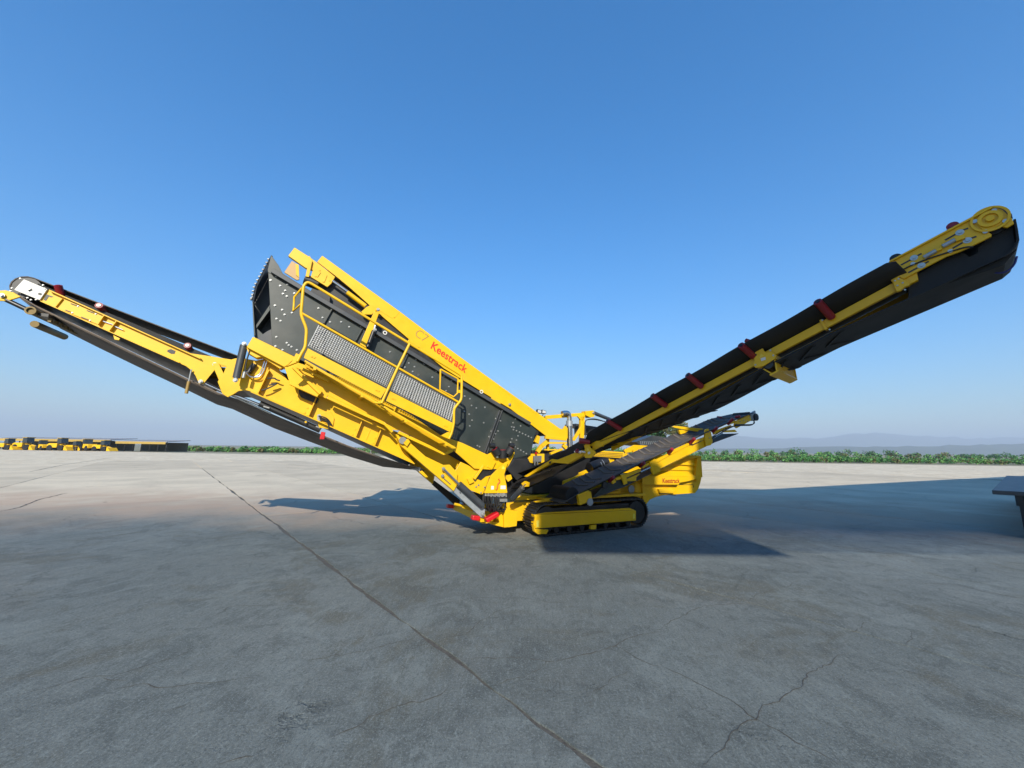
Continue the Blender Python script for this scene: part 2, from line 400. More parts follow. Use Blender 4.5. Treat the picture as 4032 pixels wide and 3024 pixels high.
# ------------------------------------------------------------------ shade tower added behind the camera, hall beside it (they shade the yard)
HALL = mat('ribbed_steel_cladding', (.74, .73, .70), .6, var=.12, scale=2)
HALLR = mat('hall_roof', (.25, .25, .26), .7, var=.15)
GLASSD = mat('dark_window_glass', (.03, .04, .05), .15, .0, var=.1)
def hall_block(root, x0, x1, y0, y1, h, rot=None):
    B().box(x0, x1, y0, y1, -.03, h).obj('wall', HALL, root)
    B().box(x0-.15, x1+.15, y0-.15, y1+.15, h+.004, h+.16).obj('roof', HALLR, root)
TANE = SUN.z/math.hypot(SUN.x, SUN.y); YB = -18.0
# tower added out of view, its high box shades side conveyor and tracks
e = bpy.data.objects.new('shade_tower', None); col.objects.link(e); e.location = (22, -12, 0)
tag(e, 'added unseen tower with a high boxed arm shaped to shade the side conveyor and tracks', 'building')
hall_block(e, -6, 12, -6, 5, 13.2)
GY = -10.0; gz = lambda q: q-TANE*GY
B().box(1.25-22, 6.1-22, GY-1.2+12, GY+12, gz(5.05), gz(6.95)).obj('shade_gallery', HALL, e)
B().box(1.15-22, 6.1-22, GY-1.3+12, GY+.1+12, gz(6.954), gz(7.04)).obj('shade_gallery_roof', HALLR, e)
for zz in (4.9, 12.3): B().box(6.102-22, -6.004, GY-.5+12, GY-.46+12, gz(zz), gz(zz)+.025).obj('chord', GREY2, e)
for k in range(58):                                     # added shading slats, wider towards the top to soften the shadow edge
    zz = 5.0+k*.125; hh = .035+.083*min(1, k/9)
    B().box(6.104-22, -6.006, GY-.48+12, GY-.47+12, gz(zz), gz(zz)+hh).obj('shade_slat', HALL, e)
B().box(2.75-22, 4.75-22, GY-1.0+12, GY-.1+12, gz(7.044), gz(7.55)).obj('hopper_shade_box', HALL, e)  # added box on top, keeps sun off part of the hopper
for k in range(2): B().box(2.2+2*k-22, 3.2+2*k-22, GY+12.004, GY+12.03, gz(5.9), gz(6.5)).obj('window', GLASSD, e)
B().box(-3, 2, 5.004, 5.06, 0, 4.8).obj('door', GREY2, e)
e2 = bpy.data.objects.new('side_hall', None); col.objects.link(e2); e2.location = (12.8, 4.6, 0); e2.rotation_euler = (0, 0, R(26))
tag(e2, 'clad workshop hall with flat roof on the hopper side of the yard', 'building')
hall_block(e2, 0, 66, -16, 0, 8.8)
for k in range(6): B().box(4+10*k, 9+10*k, .01, .09, 0, 5).obj('door', GREY2, e2)

# ------------------------------------------------------------------ far things
# hills
HILL = mat('hill_scrub', (.085, .105, .065), .95, var=.35, scale=.02)
def hill(name, D, x0, x1, hs, depth, seed):
    rr = random.Random(seed); n = 90; b = B(); vs = []; rows = 7
    ph = [rr.uniform(0, 6.28) for _ in range(6)]
    def hh(tq):
        k = tq*(len(hs)-1); i = min(int(k), len(hs)-2); f = k-i; f = f*f*(3-2*f)
        v = hs[i]*(1-f)+hs[i+1]*f
        return max(0, v*(1+.05*math.sin(tq*31+ph[0])+.03*math.sin(tq*67+ph[1])+.012*math.sin(tq*151+ph[2])))
    for j in range(rows):
        f = j/(rows-1); prof = math.sin(math.pi*min(f*1.0, 1))
        for i in range(n+1):
            tq = i/n; xx = x0+(x1-x0)*tq
            vs.append((xx*(1+f*depth/D), D+depth*f, -.3+hh(tq)*prof*(1+.07*rr.uniform(-1, 1))))
    fs = [[j*(n+1)+i, j*(n+1)+i+1, (j+1)*(n+1)+i+1, (j+1)*(n+1)+i] for j in range(rows-1) for i in range(n)]
    o = B().add(vs, fs, True).obj(name, HILL); return tag(o, None, None, kind='structure')
hill('hills', 2600, 900, 7200, [0, 38, 62, 92, 108, 128, 140, 120, 60, 0], 1500, 3)
hill('hills', 7000, 1900, 16000, [10, 360, 330, 430, 400, 380, 360, 300, 180, 0], 3000, 5)

# leafy belts
LEAF = []
for nm, c in (('leaf_green', (.060, .20, .045)), ('leaf_light', (.12, .29, .065)), ('leaf_dark', (.035, .12, .040)), ('leaf_olive', (.11, .105, .035))):
    LEAF.append(mat(nm, c, .7, var=.3, scale=.8))
def leaves(name, blobs, size, per, mats, parent=None, seed=1):
    rr = random.Random(seed); vs = []; fs = []; mi = []
    for (c, rx, ry, rz) in blobs:
        dom = rr.choices(range(len(mats)), weights=[4, 3, 3, 2][:len(mats)])[0]
        for _ in range(per):
            while True:
                p = Vector((rr.uniform(-1, 1), rr.uniform(-1, 1), rr.uniform(-1, 1)))
                if p.length < 1: break
            p = p*(.55+.45*rr.random())/max(p.length, .35)*p.length if p.length > .3 else p
            p = Vector((c.x+p.x*rx, c.y+p.y*ry, max(.03, c.z+p.z*rz)))
            a = Vector((rr.gauss(0, 1), rr.gauss(0, 1), rr.gauss(0, 1))).normalized(); b2 = a.orthogonal().normalized(); c2 = a.cross(b2)
            s = size*rr.uniform(.5, 1.3); k = len(vs)
            vs += [p+b2*s, p+c2*s*.5, p-b2*s, p-c2*s*.5]; fs.append((k, k+1, k+2, k+3))
            mi.append(dom if rr.random() < .7 else rr.randrange(len(mats)))
    me = bpy.data.meshes.new(name); me.from_pydata([tuple(v) for v in vs], [], fs)
    for m in mats: me.materials.append(m)
    me.polygons.foreach_set('material_index', mi)
    return link(name, me, None, parent)
rr = random.Random(11)
def belt(name, pts, hrange, n, size, per, seed, depth=6):
    rq = random.Random(seed); blobs = []
    for _ in range(n):
        k = rq.random()*(len(pts)-1); i = min(int(k), len(pts)-2); p = pts[i].lerp(pts[i+1], k-i)
        h = rq.uniform(*hrange)*(.7+.6*rq.random()**2); ww = h*rq.uniform(.55, 1.0)
        blobs.append((Vector((p.x+rq.uniform(-1, 1), p.y+rq.uniform(0, depth), h*.5)), ww, ww, h*.55))
    o = leaves(name, blobs, size, per, LEAF, None, seed)
    return o
V3 = lambda x, y: Vector((x, y, 0))
bt = belt('hedgerow', [V3(36, 88), V3(90, 90), V3(190, 92), V3(300, 100)], (1.25, 1.55), 1000, .22, 80, 21, 12)
tag(bt, 'long green hedgerow of bushes beyond the pale concrete behind the hopper', 'hedgerow', kind='stuff')
bt = belt('hedgerow', [V3(-108, 122), V3(-80, 118), V3(-50, 114), V3(5, 110)], (1.0, 1.6), 260, .34, 120, 22, 10)
tag(bt, 'dark green hedgerow running on from the end of the far sheds', 'hedgerow', kind='stuff')
bt = belt('treeline', [V3(-60, 210), V3(80, 200), V3(420, 230)], (2.4, 4.2), 260, .6, 90, 23, 40)
tag(bt, 'far hazy treeline beyond the hedgerows', 'treeline', kind='stuff')

def tree(x, y, h, rad, label, seed, olive=True):
    rq = random.Random(seed)
    root = bpy.data.objects.new('tree', None); col.objects.link(root); root.location = (x, y, 0); tag(root, label, 'tree')
    b = B(); b.tube([(0, 0, -.05), (.05, 0, h*.25), (-.04, .05, h*.55)], .13, 8, r2=.06)
    tips = []
    for k in range(7):
        a = k*.9+rq.random(); e_ = Vector((math.cos(a)*rad*.6, math.sin(a)*rad*.6, h*rq.uniform(.6, .9)))
        b.tube([(.02, 0, h*.3+k*.06), e_*.5+Vector((0, 0, h*.16)), e_], .05, 6, r2=.015); tips.append(e_)
    b.obj('trunk', BARK, root)
    bl = [(t_, rad*.42, rad*.42, h*.16) for t_ in tips]+[(Vector((rq.uniform(-.5, .5)*rad, rq.uniform(-.5, .5)*rad, h*rq.uniform(.6, .95))), rad*.4, rad*.4, h*.14) for _ in range(8)]
    leaves('crown', bl, .10, 420, [LEAF[3], LEAF[0], LEAF[2], LEAF[3]] if olive else LEAF, root, seed)
    return root
BARK = mat('bark', (.09, .07, .05), .9, var=.3, bump=.5)
p = gnd(7, 1060, 700); d = ray(7, 1060, 540); k = 34/d.y
tree(d.x*k, 34, 4.6, 2.3, 'olive green tree showing above the engine bay between the two side conveyors', 5)

# sheds and yellow machines far on the left
SHW = mat('shed_fascia_white', (.62, .58, .50), .6, var=.2); SHO = mat('shed_fascia_ochre', (.40, .27, .06), .6, var=.2)
SHB = mat('shed_roof_blue', (.05, .14, .30), .5, var=.2); SHD = mat('shed_interior', (.10, .105, .09), .8, var=.3)
def at(px, D): d = ray(0, px/1.8228, 970); return d.x/d.y*D
def shed(px0, px1, D, h, n, label, fascia, roofm):
    x0, x1 = at(px0, D), at(px1, D)
    root = bpy.data.objects.new('open_shed', None); col.objects.link(root); root.location = ((x0+x1)/2, D, 0); tag(root, label, 'shed')
    hw = (x1-x0)/2
    B().box(-hw, hw, 6.9, 7.0, -.03, h-.1).obj('back_wall', SHD, root)
    B().add([(-hw-.3, -.5, h), (hw+.3, -.5, h), (hw+.3, 7.2, h+.5), (-hw-.3, 7.2, h+.5), (-hw-.3, -.5, h+.16), (hw+.3, -.5, h+.16), (hw+.3, 7.2, h+.66), (-hw-.3, 7.2, h+.66)],
            [[0, 1, 2, 3], [4, 5, 6, 7], [0, 1, 5, 4], [1, 2, 6, 5], [2, 3, 7, 6], [3, 0, 4, 7]]).obj('roof', roofm, root)
    B().box(-hw, hw, -.56, -.51, h-.55, h+.05).obj('fascia', fascia, root)
    for i in range(n+1):
        x = -hw+2*hw*i/n
        B().box(x-.09, x+.09, -.2, 0, -.03, h).obj('post', BLACK, root)
    return root
shed(458, 655, 106, 2.55, 6, 'grey open shed with ochre fascia at the end of the far row', SHO, HALLR)
def yellow_loader(px, D, sc_, label, grp):
    root = bpy.data.objects.new('parked_loader', None); col.objects.link(root); root.location = (at(px, D), D, 0); root.scale = (sc_,)*3
    tag(root, label, 'loader', grp)
    B().prism([(-2.0, -.9, .7), (.3, -.9, .7), (.3, -.9, 1.7), (-1.6, -.9, 1.7), (-2.0, -.9, 1.4)], (0, 1.8, 0)).obj('body', YEL, root, .05)
    cb = B().prism([(.0, -.75, 1.702), (1.15, -.75, 1.702), (.95, -.75, 2.85), (.1, -.75, 2.85)], (0, 1.5, 0)).obj('cab', GLASSD, root, .03)
    B().box(-.02, 1.1, -.85, .85, 2.853, 2.98).obj('roof', SHO, cb, .02)
    for x in (-1.3, 1.2):
        for y in (-.95, .6): B().tube([(x, y, .65), (x, y+.35, .65)], .65, 18).obj('wheel', RUB, root)
    B().bar((.6, -.4, 1.3), (2.5, -.4, .7), .3, .35).bar((.6, .4, 1.3), (2.5, .4, .7), .3, .35).obj('arm', YEL, root)
    B().prism([(2.4, -1.2, .1), (3.4, -1.2, .05), (2.7, -1.2, .95), (2.4, -1.2, .9)], (0, 2.4, 0)).obj('bucket', YEL, root)
ords = ['right beside the grey shed', 'second from the grey shed', 'third from the grey shed', 'fourth from the grey shed', 'fifth from the grey shed', 'sixth from the grey shed', 'seventh from the grey shed']
for i, px in enumerate((402, 345, 292, 232, 168, 96, 24)):
    yellow_loader(px, 102+.5*(i % 3), (.95, 1.05, .85, 1.1, .9, 1.12, 1.0)[i], 'yellow wheel loader in the far row, parked '+ords[i], 'yellow loaders parked in the far row')
    if i % 3 == 1: bpy.data.objects[[o.name for o in col.objects if o.name.startswith('parked_loader')][-1]].rotation_euler = (0, 0, R(160))
shed(-30, 432, 108, 2.9, 9, 'long low dark shed behind the row of parked yellow loaders', SHO, HALLR)
# raised steel platform at the edge of the yard
Zp = 1.15
qp = [gnd(0, 3905/1.8228, 1930/1.8228, Zp), gnd(0, 4300/1.8228, 1952/1.8228, Zp), gnd(0, 4300/1.8228, 1880/1.8228, Zp), gnd(0, 3962/1.8228, 1873/1.8228, Zp)]
pt = bpy.data.objects.new('loading_platform', None); col.objects.link(pt); pt.location = (0, 0, 0)
tag(pt, 'raised dark steel loading platform on legs at the hopper side of the yard', 'platform')
B().prism(qp, (0, 0, -.10)).obj('deck', GREY2, pt, .01)
lgp = gnd(0, 4022/1.8228, 1936/1.8228, Zp-.1)
cn = (qp[0]+qp[1]+qp[2]+qp[3])/4
for q_ in (lgp, qp[1].lerp(cn, .1), qp[2].lerp(cn, .1), qp[3].lerp(cn, .25)): B().box(-.06, .06, -.06, .06, -.02, Zp-.102).obj('leg', BLACK, pt, 0, (q_.x, q_.y, 0))
# ------------------------------------------------------------------ the screening machine
root = bpy.data.objects.new('screening_machine', None); col.objects.link(root)
root.location = M.o; root.rotation_euler = (0, 0, M.a)
tag(root, 'large yellow tracked screening machine with raised conveyors standing on the concrete yard', 'screening machine')

# ---- screen box
box = plate('screen_box', M, 2, [(430, 390), (800, 565), (4, 1890, 1292), (4, 1975, 1375), (6, 655, 330), (6, 600, 600), (6, 385, 650), (5, 1600, 600), (3, 740, 300), (3, 475, 170)], .55, .03, GREY, root)
far = [p+Vector((0, 1.85, 0)) for p in poly(M, [(430, 390), (800, 565), (4, 1890, 1292), (4, 1975, 1375), (6, 600, 600), (5, 1600, 600), (3, 740, 300), (3, 475, 170)], .55, 2)]
B().prism(far, (0, .03, 0)).obj('side_plate', GREY, box, .004)
a, b_ = M.P(2, 480, 405, .55), M.P(4, 1885, 1285, .55)
n_ = Vector((-(b_-a).z, 0, (b_-a).x)).normalized()
B().bar(a+Vector((0, -.05, -.03)), b_+Vector((0, -.05, -.03)), .098, .085).obj('top_flange', GREY2, box, .006)
# decks inside the box, cross tubes, dark rear
A0, A1 = M.P(3, 475, 170, .58), M.P(5, 1600, 600, .58)
for f, nm in ((.22, 'screen_deck'), (.62, 'screen_deck')):
    up = Vector((0, 0, .25+f*1.0))
    B().prism([A0+up+Vector((.15, .003, 0)), A1+up*.7+Vector((.9, .003, 0)), A1+up*.7+Vector((.9, .003, -.05)), A0+up+Vector((.15, .003, -.05))], (0, 1.81, 0)).obj(nm, BLACK, box)
B().prism([A0+Vector((.9, .004, .1)), A0+Vector((.9, .004, 1.25)), A0+Vector((.93, .004, 1.25)), A0+Vector((.93, .004, .1))], (0, 1.81, 0)).obj('baffle', BLACK, box)
B().tube([A0+Vector((.25, .0, .55)), A0+Vector((.25, 1.82, .55))], .10, 14).obj('cross_tube', GREY, box)
# front hood: cheek and sloped deflector with bolt rows
ck_ = plate('hood_cheek', M, 2, [(463, 232), (545, 345), (590, 432), (800, 565), (770, 600), (430, 420), (425, 395)], .551-.012, .011, GREY, box)
hA = [M.P(2, 464, 234, .585), M.P(2, 290, 566, .585), M.P(2, 256, 716, .585)]
hB = [M.P(2, 437, 420, .95), M.P(2, 330, 625, .95), M.P(2, 266, 742, .95)]
dfl = B().add(hA+hB+[p+Vector((.03, .01, -.01)) for p in hA+hB], [[0, 1, 4, 3], [1, 2, 5, 4], [6, 9, 10, 7], [7, 10, 11, 8], [0, 6, 7, 1], [1, 7, 8, 2], [3, 4, 10, 9], [4, 5, 11, 10], [0, 3, 9, 6], [2, 8, 11, 5]]).obj('hood_deflector', GREY2, box)
plate('hood_inner_wall', M, 2, [(440, 420), (330, 625), (262, 742), (276, 1110), (380, 1150), (520, 1215), (520, 460)], 1.0, .03, BLACK, box)
plate('hood_edge', M, 2, [(256, 716), (268, 742), (292, 1108), (276, 1112)], .62, .35, GREY, box)
plate('hood_floor', M, 2, [(276, 1040), (300, 1020), (390, 1110), (370, 1150), (280, 1112)], .7, .28, GREY, box)
BOLTX = B().tube([(0, 0, 0), (-.012, 0, 0)], .026, 8).tube([(-.012, 0, 0), (-.028, 0, 0)], .018, 6).mesh('bolt_face', BRIGHT)
for k in range(12):
    f = (k+1)/12.5
    for hh, dy in ((hA, .02), (hB, -.01)):
        p = hh[0].lerp(hh[1], f/.7) if f < .7 else hh[1].lerp(hh[2], (f-.7)/.3)
        link('bolt', BOLTX, None, box, p+Vector((-.004 if dy > 0 else -.03, dy-.02, -.02 if dy > 0 else 0)))
plate('front_rib', M, 2, [(275, 1030), (440, 785), (452, 830), (290, 1050)], .68, .30, GREY, box)
lp = M.P(2, 420, 1120, .62)
B().prism([lp+Vector((-.22, 0, -.12)), lp+Vector((.18, 0, -.2)), lp+Vector((.2, 0, .14)), lp+Vector((.1, 0, .2)), lp+Vector((-.02, 0, .1))], (0, 1.6, 0)).obj('discharge_lip', GREY2, box, .01)
# ribs
for (x0, y0, x1, y1, g, ww) in ((1125, 825, 1035, 985, 2, .055), (1455, 1040, 1385, 1170, 2, .03), (540, 545, 490, 690, 4, .05), (1950, 1310, 1880, 1460, 2, .04)):
    pa, pb = M.P(g, x0, y0, .55), M.P(g, x1, y1, .55)
    B().bar(pa+Vector((0, -.03, 0)), pb+Vector((0, -.03, 0)), .058, ww*.5).obj('stiffener', GREY, box, .003)
for dx in (0, 28):
    pa, pb = M.P(4, 1560+dx, 1150, .55), M.P(4, 1392+dx, 1620, .55)
    B().bar(pa+Vector((0, -.035, 0)), pb+Vector((0, -.035, 0)), .068, .022).obj('stiffener', GREY2, box, .003)
BB2 = [(517, 470), (458, 507), (562, 568), (642, 553), (617, 620), (592, 655), (634, 682), (716, 650), (505, 782), (584, 830), (690, 862), (610, 882), (522, 927), (567, 950), (520, 1125), (634, 1190), (655, 1215), (686, 1232), (510, 1226), (588, 1266), (743, 1268), (978, 812), (1023, 915), (1105, 963), (1226, 962), (1313, 1016), (1440, 1010), (1757, 1288), (1962, 1410), (2040, 1370), (2023, 1450), (1920, 1455), (2128, 1420), (2004, 1502), (2068, 1538)]
BB4 = [(657, 598), (745, 648), (878, 728), (836, 790), (686, 765), (963, 780), (1042, 828), (1016, 893), (985, 938), (1188, 995), (1245, 1025), (1262, 1097), (1315, 1125), (1408, 1117), (1180, 1160), (1237, 1192), (1268, 1258), (1395, 1285), (1243, 1320), (1525, 1240), (1578, 1265), (1478, 1378), (1552, 1375), (1523, 1405), (1453, 1437), (1503, 1463), (1740, 1243), (1714, 1285), (1796, 1320), (1326, 1535), (1350, 1546), (1700, 1330), (1725, 1335), (1718, 1360), (1752, 1372), (1785, 1387), (1818, 1402), (1850, 1417), (1882, 1432), (1914, 1446), (1768, 1428), (1752, 1474), (1702, 1460), (1688, 1498), (1735, 1548), (1767, 1567), (1798, 1584), (1829, 1602), (1859, 1621)]
bolts(M, 2, BB2, .549, box); bolts(M, 4, BB4, .549, box)
for (x, y) in ((320, 305), (1370, 947)):
    B().ring(M.P(4, x, y, .44), (0, -1, 0), .045, .026, .008).obj('inspection_ring', DECAL, box)

# ---- feed conveyor over the box
fc = plate('feed_conveyor', M, 2, [(1020, 240), (4, 480, 72), (4, 1100, 540), (4, 1960, 1160), (6, 960, 275), (6, 1050, 300), (6, 1050, 402), (6, 800, 382), (4, 2090, 1440), (4, 1690, 1135), (4, 1480, 1010), (4, 960, 690), (4, 580, 372), (2, 1650, 880), (2, 1330, 595), (2, 1160, 455), (2, 965, 305)], .68, .05, YEL, root, .008)
cov = poly(M, [(1020, 240), (4, 480, 72), (4, 1960, 1160), (6, 1050, 300), (6, 1050, 402), (4, 1690, 1135), (4, 580, 372), (2, 965, 305)], .68, 2)
B().prism([p+Vector((0, 1.55, 0)) for p in cov], (0, .05, 0)).obj('side_cover', YEL, fc, .006)
ua, ub = M.P(2, 1000, 300, .7), M.P(6, 1030, 360, .7)
B().prism([ua+Vector((.15, .035, -.02)), ub+Vector((-.1, .035, .05)), ub+Vector((-.1, .035, .0)), ua+Vector((.15, .035, -.07))], (0, 1.5, 0)).obj('belt', RUBD, fc)
B().prism([ua+Vector((.05, .035, -.2)), ub+Vector((-.8, .035, .1)), ub+Vector((-.9, .035, -.25)), ua+Vector((-.15, .035, -.75))], (0, 1.48, 0)).obj('underbody', BLACK, fc)
bolts(M, 4, [(420, 132), (1340, 725), (1570, 893), (1603, 917), (1636, 940), (1667, 964), (1878, 1120), (1908, 1140), (1936, 1162), (1964, 1182)], .679, fc, BOLTY)
pbar('seam', M, 4, (262, 60), (405, 150), .674, .005, .008, YEL, fc, 0)
pbar('seam', M, 4, (420, 148), (482, 72), .674, .005, .008, YEL, fc, 0)
pbar('seam', M, 4, (1720, 985), (1690, 1075), .674, .005, .008, YEL, fc, 0)
link('pin', PIN, None, fc, M.P(4, 1675, 1088, .679))
lettering('lettering', 'Keestrack', M, 4, (815, 470), (1197, 747), (851, 398), .676, LRED, fc, .018)
lettering('model_lettering', 'C7', M, 4, (638, 330), (755, 412), (690, 258), .676, LTAN, fc, -.008)
# top left end of the feed conveyor
plate('end_channel', M, 2, [(718, 150), (650, 240), (840, 372), (1160, 470), (985, 330), (875, 250)], .66, .08, YEL, fc)
plate('clamp_bar', M, 2, [(878, 235), (912, 290), (875, 472), (838, 465)], .60, .05, YEL, fc)
br = plate('bracket', M, 2, [(935, 338), (1160, 468), (1115, 545), (1075, 580), (895, 470)], .60, .05, YEL, fc)
bolts(M, 2, [(990, 397), (945, 462), (1100, 508), (1030, 520)], .60, br, BOLTY)
pbar('bracket_rib', M, 2, (1000, 420), (965, 470), .585, .015, .012, YEL, br, 0)
pbar('bracket_rib', M, 2, (1070, 450), (1040, 525), .585, .015, .012, YEL, br, 0)
plate('chute_panel', M, 2, [(605, 420), (690, 295), (760, 340), (770, 500), (740, 505)], 1.7, .04, TANP, fc)
plate('chute_post', M, 2, [(728, 320), (765, 340), (770, 480), (735, 450)], 1.2, .04, YEL, fc)
ptube('pulley', M, 2, [(830, 500), (980, 560)], .75, .12, BLACK, fc, 14)
ptube('cylinder_rod', M, 2, [(1130, 515), (1340, 665)], .58, .03, CHROME, fc)
ptube('cylinder_tube', M, 2, [(1290, 640), (1490, 790)], .58, .05, YEL, fc, 12)
plate('lug', M, 2, [(1500, 800), (1560, 770), (1620, 820), (1560, 880), (1470, 880), (1445, 850)], .55, .06, YEL, fc)
link('pin', PIN, None, fc, M.P(2, 1628, 830, .545))
pst = plate('support_post', M, 2, [(1588, 838), (1640, 862), (1500, 1245), (1430, 1205)], .40, .10, YEL, fc, .008)
ptube('cylinder_tube', M, 2, [(1580, 1060), (1515, 1235)], .36, .045, BLACK, fc, 12)
ptube('cylinder_rod', M, 2, [(1597, 1000), (1580, 1060)], .36, .022, CHROME, fc)
link('pin', PIN, None, fc, M.P(2, 1592, 1050, .32))
pbar('hinge', M, 4, (575, 385), (690, 455), .60, .05, .05, YEL, fc)
pbar('hinge', M, 4, (1480, 1015), (1580, 1075), .60, .05, .05, YEL, fc)

# ---- main frame under the screen box
fr = plate('screen_frame', M, 3, [(120, 300), (300, 330), (450, 300), (640, 540), (980, 700), (1790, 1095), (5, 500, 340), (5, 560, 470), (5, 735, 712), (1590, 1262), (860, 932), (250, 668), (190, 655), (110, 662), (50, 700), (-10, 730), (-70, 690), (-120, 560), (-60, 480), (0, 330), (60, 310)], .50, .04, YEL, root, .006)
plate('upper_web', M, 3, [(608, 402), (650, 385), (735, 345), (1230, 520), (2000, 930), (5, 1060, 360), (5, 1330, 455), (5, 1650, 605), (5, 1750, 690), (5, 1700, 790), (5, 1480, 775), (5, 1215, 545), (5, 1130, 585), (5, 545, 300), (5, 445, 290), (1700, 1000), (1080, 712), (1062, 745), (975, 708), (665, 572)], .22, .04, YEL, fr, .006)
# flanges of the web
for g, a_, c_ in ((3, (1075, 728), (1700, 1018)), (3, (1700, 1018), (1785, 1108)), (5, (538, 322), (1110, 592)), (5, (1110, 592), (1210, 548)), (3, (670, 573), (975, 712))):
    pbar('flange', M, g, a_, c_, .10, .118, .06 if g == 5 or a_[0] < 1200 else .05, YEL, fr, .004)
pbar('bottom_flange', M, 3, (240, 668), (860, 938), .36, .138, .02, YEL, fr, .002)
p0, p1 = M.P(3, 860, 938, .36), M.P(5, 735, 715, .36)
B().bar(p0+Vector((0, .069, 0)), p1+Vector((0, .069, 0)), .138, .02).obj('bottom_flange', YEL, fr, .002)
for a_, c_ in (((438, 430), (318, 682)), ((955, 735), (870, 932)), ((1455, 980), (1382, 1165)), ((1665, 1070), (1590, 1255)), ((1560, 1040), (1495, 1195))):
    th = .13 if a_ != (1560, 1040) else .01
    pbar('rib', M, 3, a_, c_, .50-th, th-.001, .02, YEL, fr, .002)
plate('access_flap', M, 3, [(965, 985), (990, 905), (1110, 885), (1150, 960), (1130, 1085), (985, 1060)], .47, .025, YEL, fr)
bolts(M, 3, [(858, 843), (827, 897), (1376, 1077), (1350, 1132), (1590, 1172), (1565, 1227), (840, 1000)], .499, fr, BOLTY)
# top member at the head end
plate('top_member', M, 3, [(265, 70), (735, 297), (640, 382), (605, 400), (195, 185)], .18, .32, YEL, fr, .008)
plate('under_gusset', M, 3, [(195, 190), (600, 400), (560, 420), (360, 290), (300, 300), (215, 250)], .26, .2, YEL, fr)
plate('gusset', M, 3, [(610, 400), (740, 395), (1020, 665), (975, 705), (665, 570)], .12, .09, YEL, fr)
pbar('gusset_rib', M, 3, (700, 395), (1000, 690), .06, .10, .05, YEL, fr)
pbar('rail_support', M, 3, (745, 395), (1090, 548), .0, .06, .05, YEL, fr)
plate('opening_edge', M, 3, [(765, 640), (985, 745), (960, 800), (830, 750), (790, 730), (765, 690)], .46, .03, BLACK, fr)
plate('opening_edge', M, 3, [(965, 740), (1440, 960), (1425, 1025), (1110, 900), (940, 820)], .46, .03, BLACK, fr) if False else None
plate('fines_chute', M, 5, [(470, 300), (900, 480), (1215, 560), (1480, 680), (1500, 800), (1330, 1010), (1250, 1000), (1000, 780), (560, 480)], .66, .03, YEL, fr)
plate('chute_opening', M, 5, [(1130, 585), (1215, 545), (1480, 670), (1480, 790)], .62, .03, BLACK, fr)
plate('belly_plate', M, 5, [(1050, 900), (1250, 1000), (1560, 1090), (1700, 1060), (1700, 1290), (1560, 1260)], .7, .05, BLACK, fr)
# far side frame
B().prism([p+Vector((0, 1.9, 0)) for p in poly(M, [(300, 330), (640, 420), (1790, 960), (5, 900, 480), (5, 1500, 780), (5, 735, 712), (860, 932), (250, 668), (60, 600)], .50, 3)], (0, .04, 0)).obj('far_web', YEL, fr)
for k in range(5):
    pa = M.P(3, 420, 500, .54).lerp(M.P(5, 900, 650, .54), k/4)
    B().tube([pa, pa+Vector((0, 1.86, 0))], .06, 10).obj('cross_member', YEL, fr)
# hydraulic lines
for k, pts in enumerate(([(395, 335), (350, 470), (300, 510), (235, 512)], [(420, 335), (375, 470), (320, 520), (215, 505), (180, 430)], [(425, 525), (500, 520), (520, 540), (560, 550)], [(440, 600), (560, 565), (420, 640), (360, 655)])):
    ptube('hydraulic_line', M, 3, pts, .42-k*.02, .014, CHROME if k < 2 else HOSE, fr, 8, 2)
for k in range(3):
    ptube('hydraulic_line', M, 3, [(980+8*k, 935+18*k), (1060-8*k, 950+16*k), (1115-12*k, 1010+4*k), (1125-16*k, 1085)], .40-k*.02, .013, HOSE, fr, 8, 2)
    link('fitting', PIN, None, fr, M.P(3, 985, 935+22*k, .46))
pp = M.P(3, 1022, 1150, .42)
B().prism([pp+Vector((-.045, 0, -.07)), pp+Vector((.04, 0, -.07)), pp+Vector((.05, 0, .07)), pp+Vector((-.03, 0, .08))], (0, .06, 0)).obj('red_lever', REDB, fr, .01)
# lift cylinder at the head end
lc = ptube('lift_cylinder', M, 3, [(168, 165), (85, 520)], .30, .062, GREY2, root, 14)
link('pin', PIN, None, lc, M.P(3, 172, 150, .25)); link('pin', PIN, None, lc, M.P(3, 75, 548, .25))
ptube('rod_eye', M, 3, [(85, 520), (76, 550)], .30, .04, CHROME, lc)
ptube('hydraulic_line', M, 3, [(230, 225), (190, 350), (180, 450), (165, 500)], .26, .013, HOSE, lc, 8, 2)
ptube('fitting', M, 3, [(178, 455), (160, 520)], .26, .03, BRIGHT, lc, 8)
ptube('second_cylinder', M, 3, [(285, 370), (215, 465)], .45, .05, BLACK, lc, 12)
# under-belt telescopic cylinder
uc = ptube('belt_tension_cylinder', M, 3, [(340, 800), (1000, 1090)], .62, .06, BLACK, root, 12)
ptube('rod', M, 3, [(20, 690), (350, 820)], .62, .028, CHROME, uc)
ptube('fitting', M, 3, [(380, 830), (445, 850)], .55, .02, BRIGHT, uc); ptube('fitting', M, 3, [(950, 1048), (1005, 1070)], .55, .02, BRIGHT, uc)

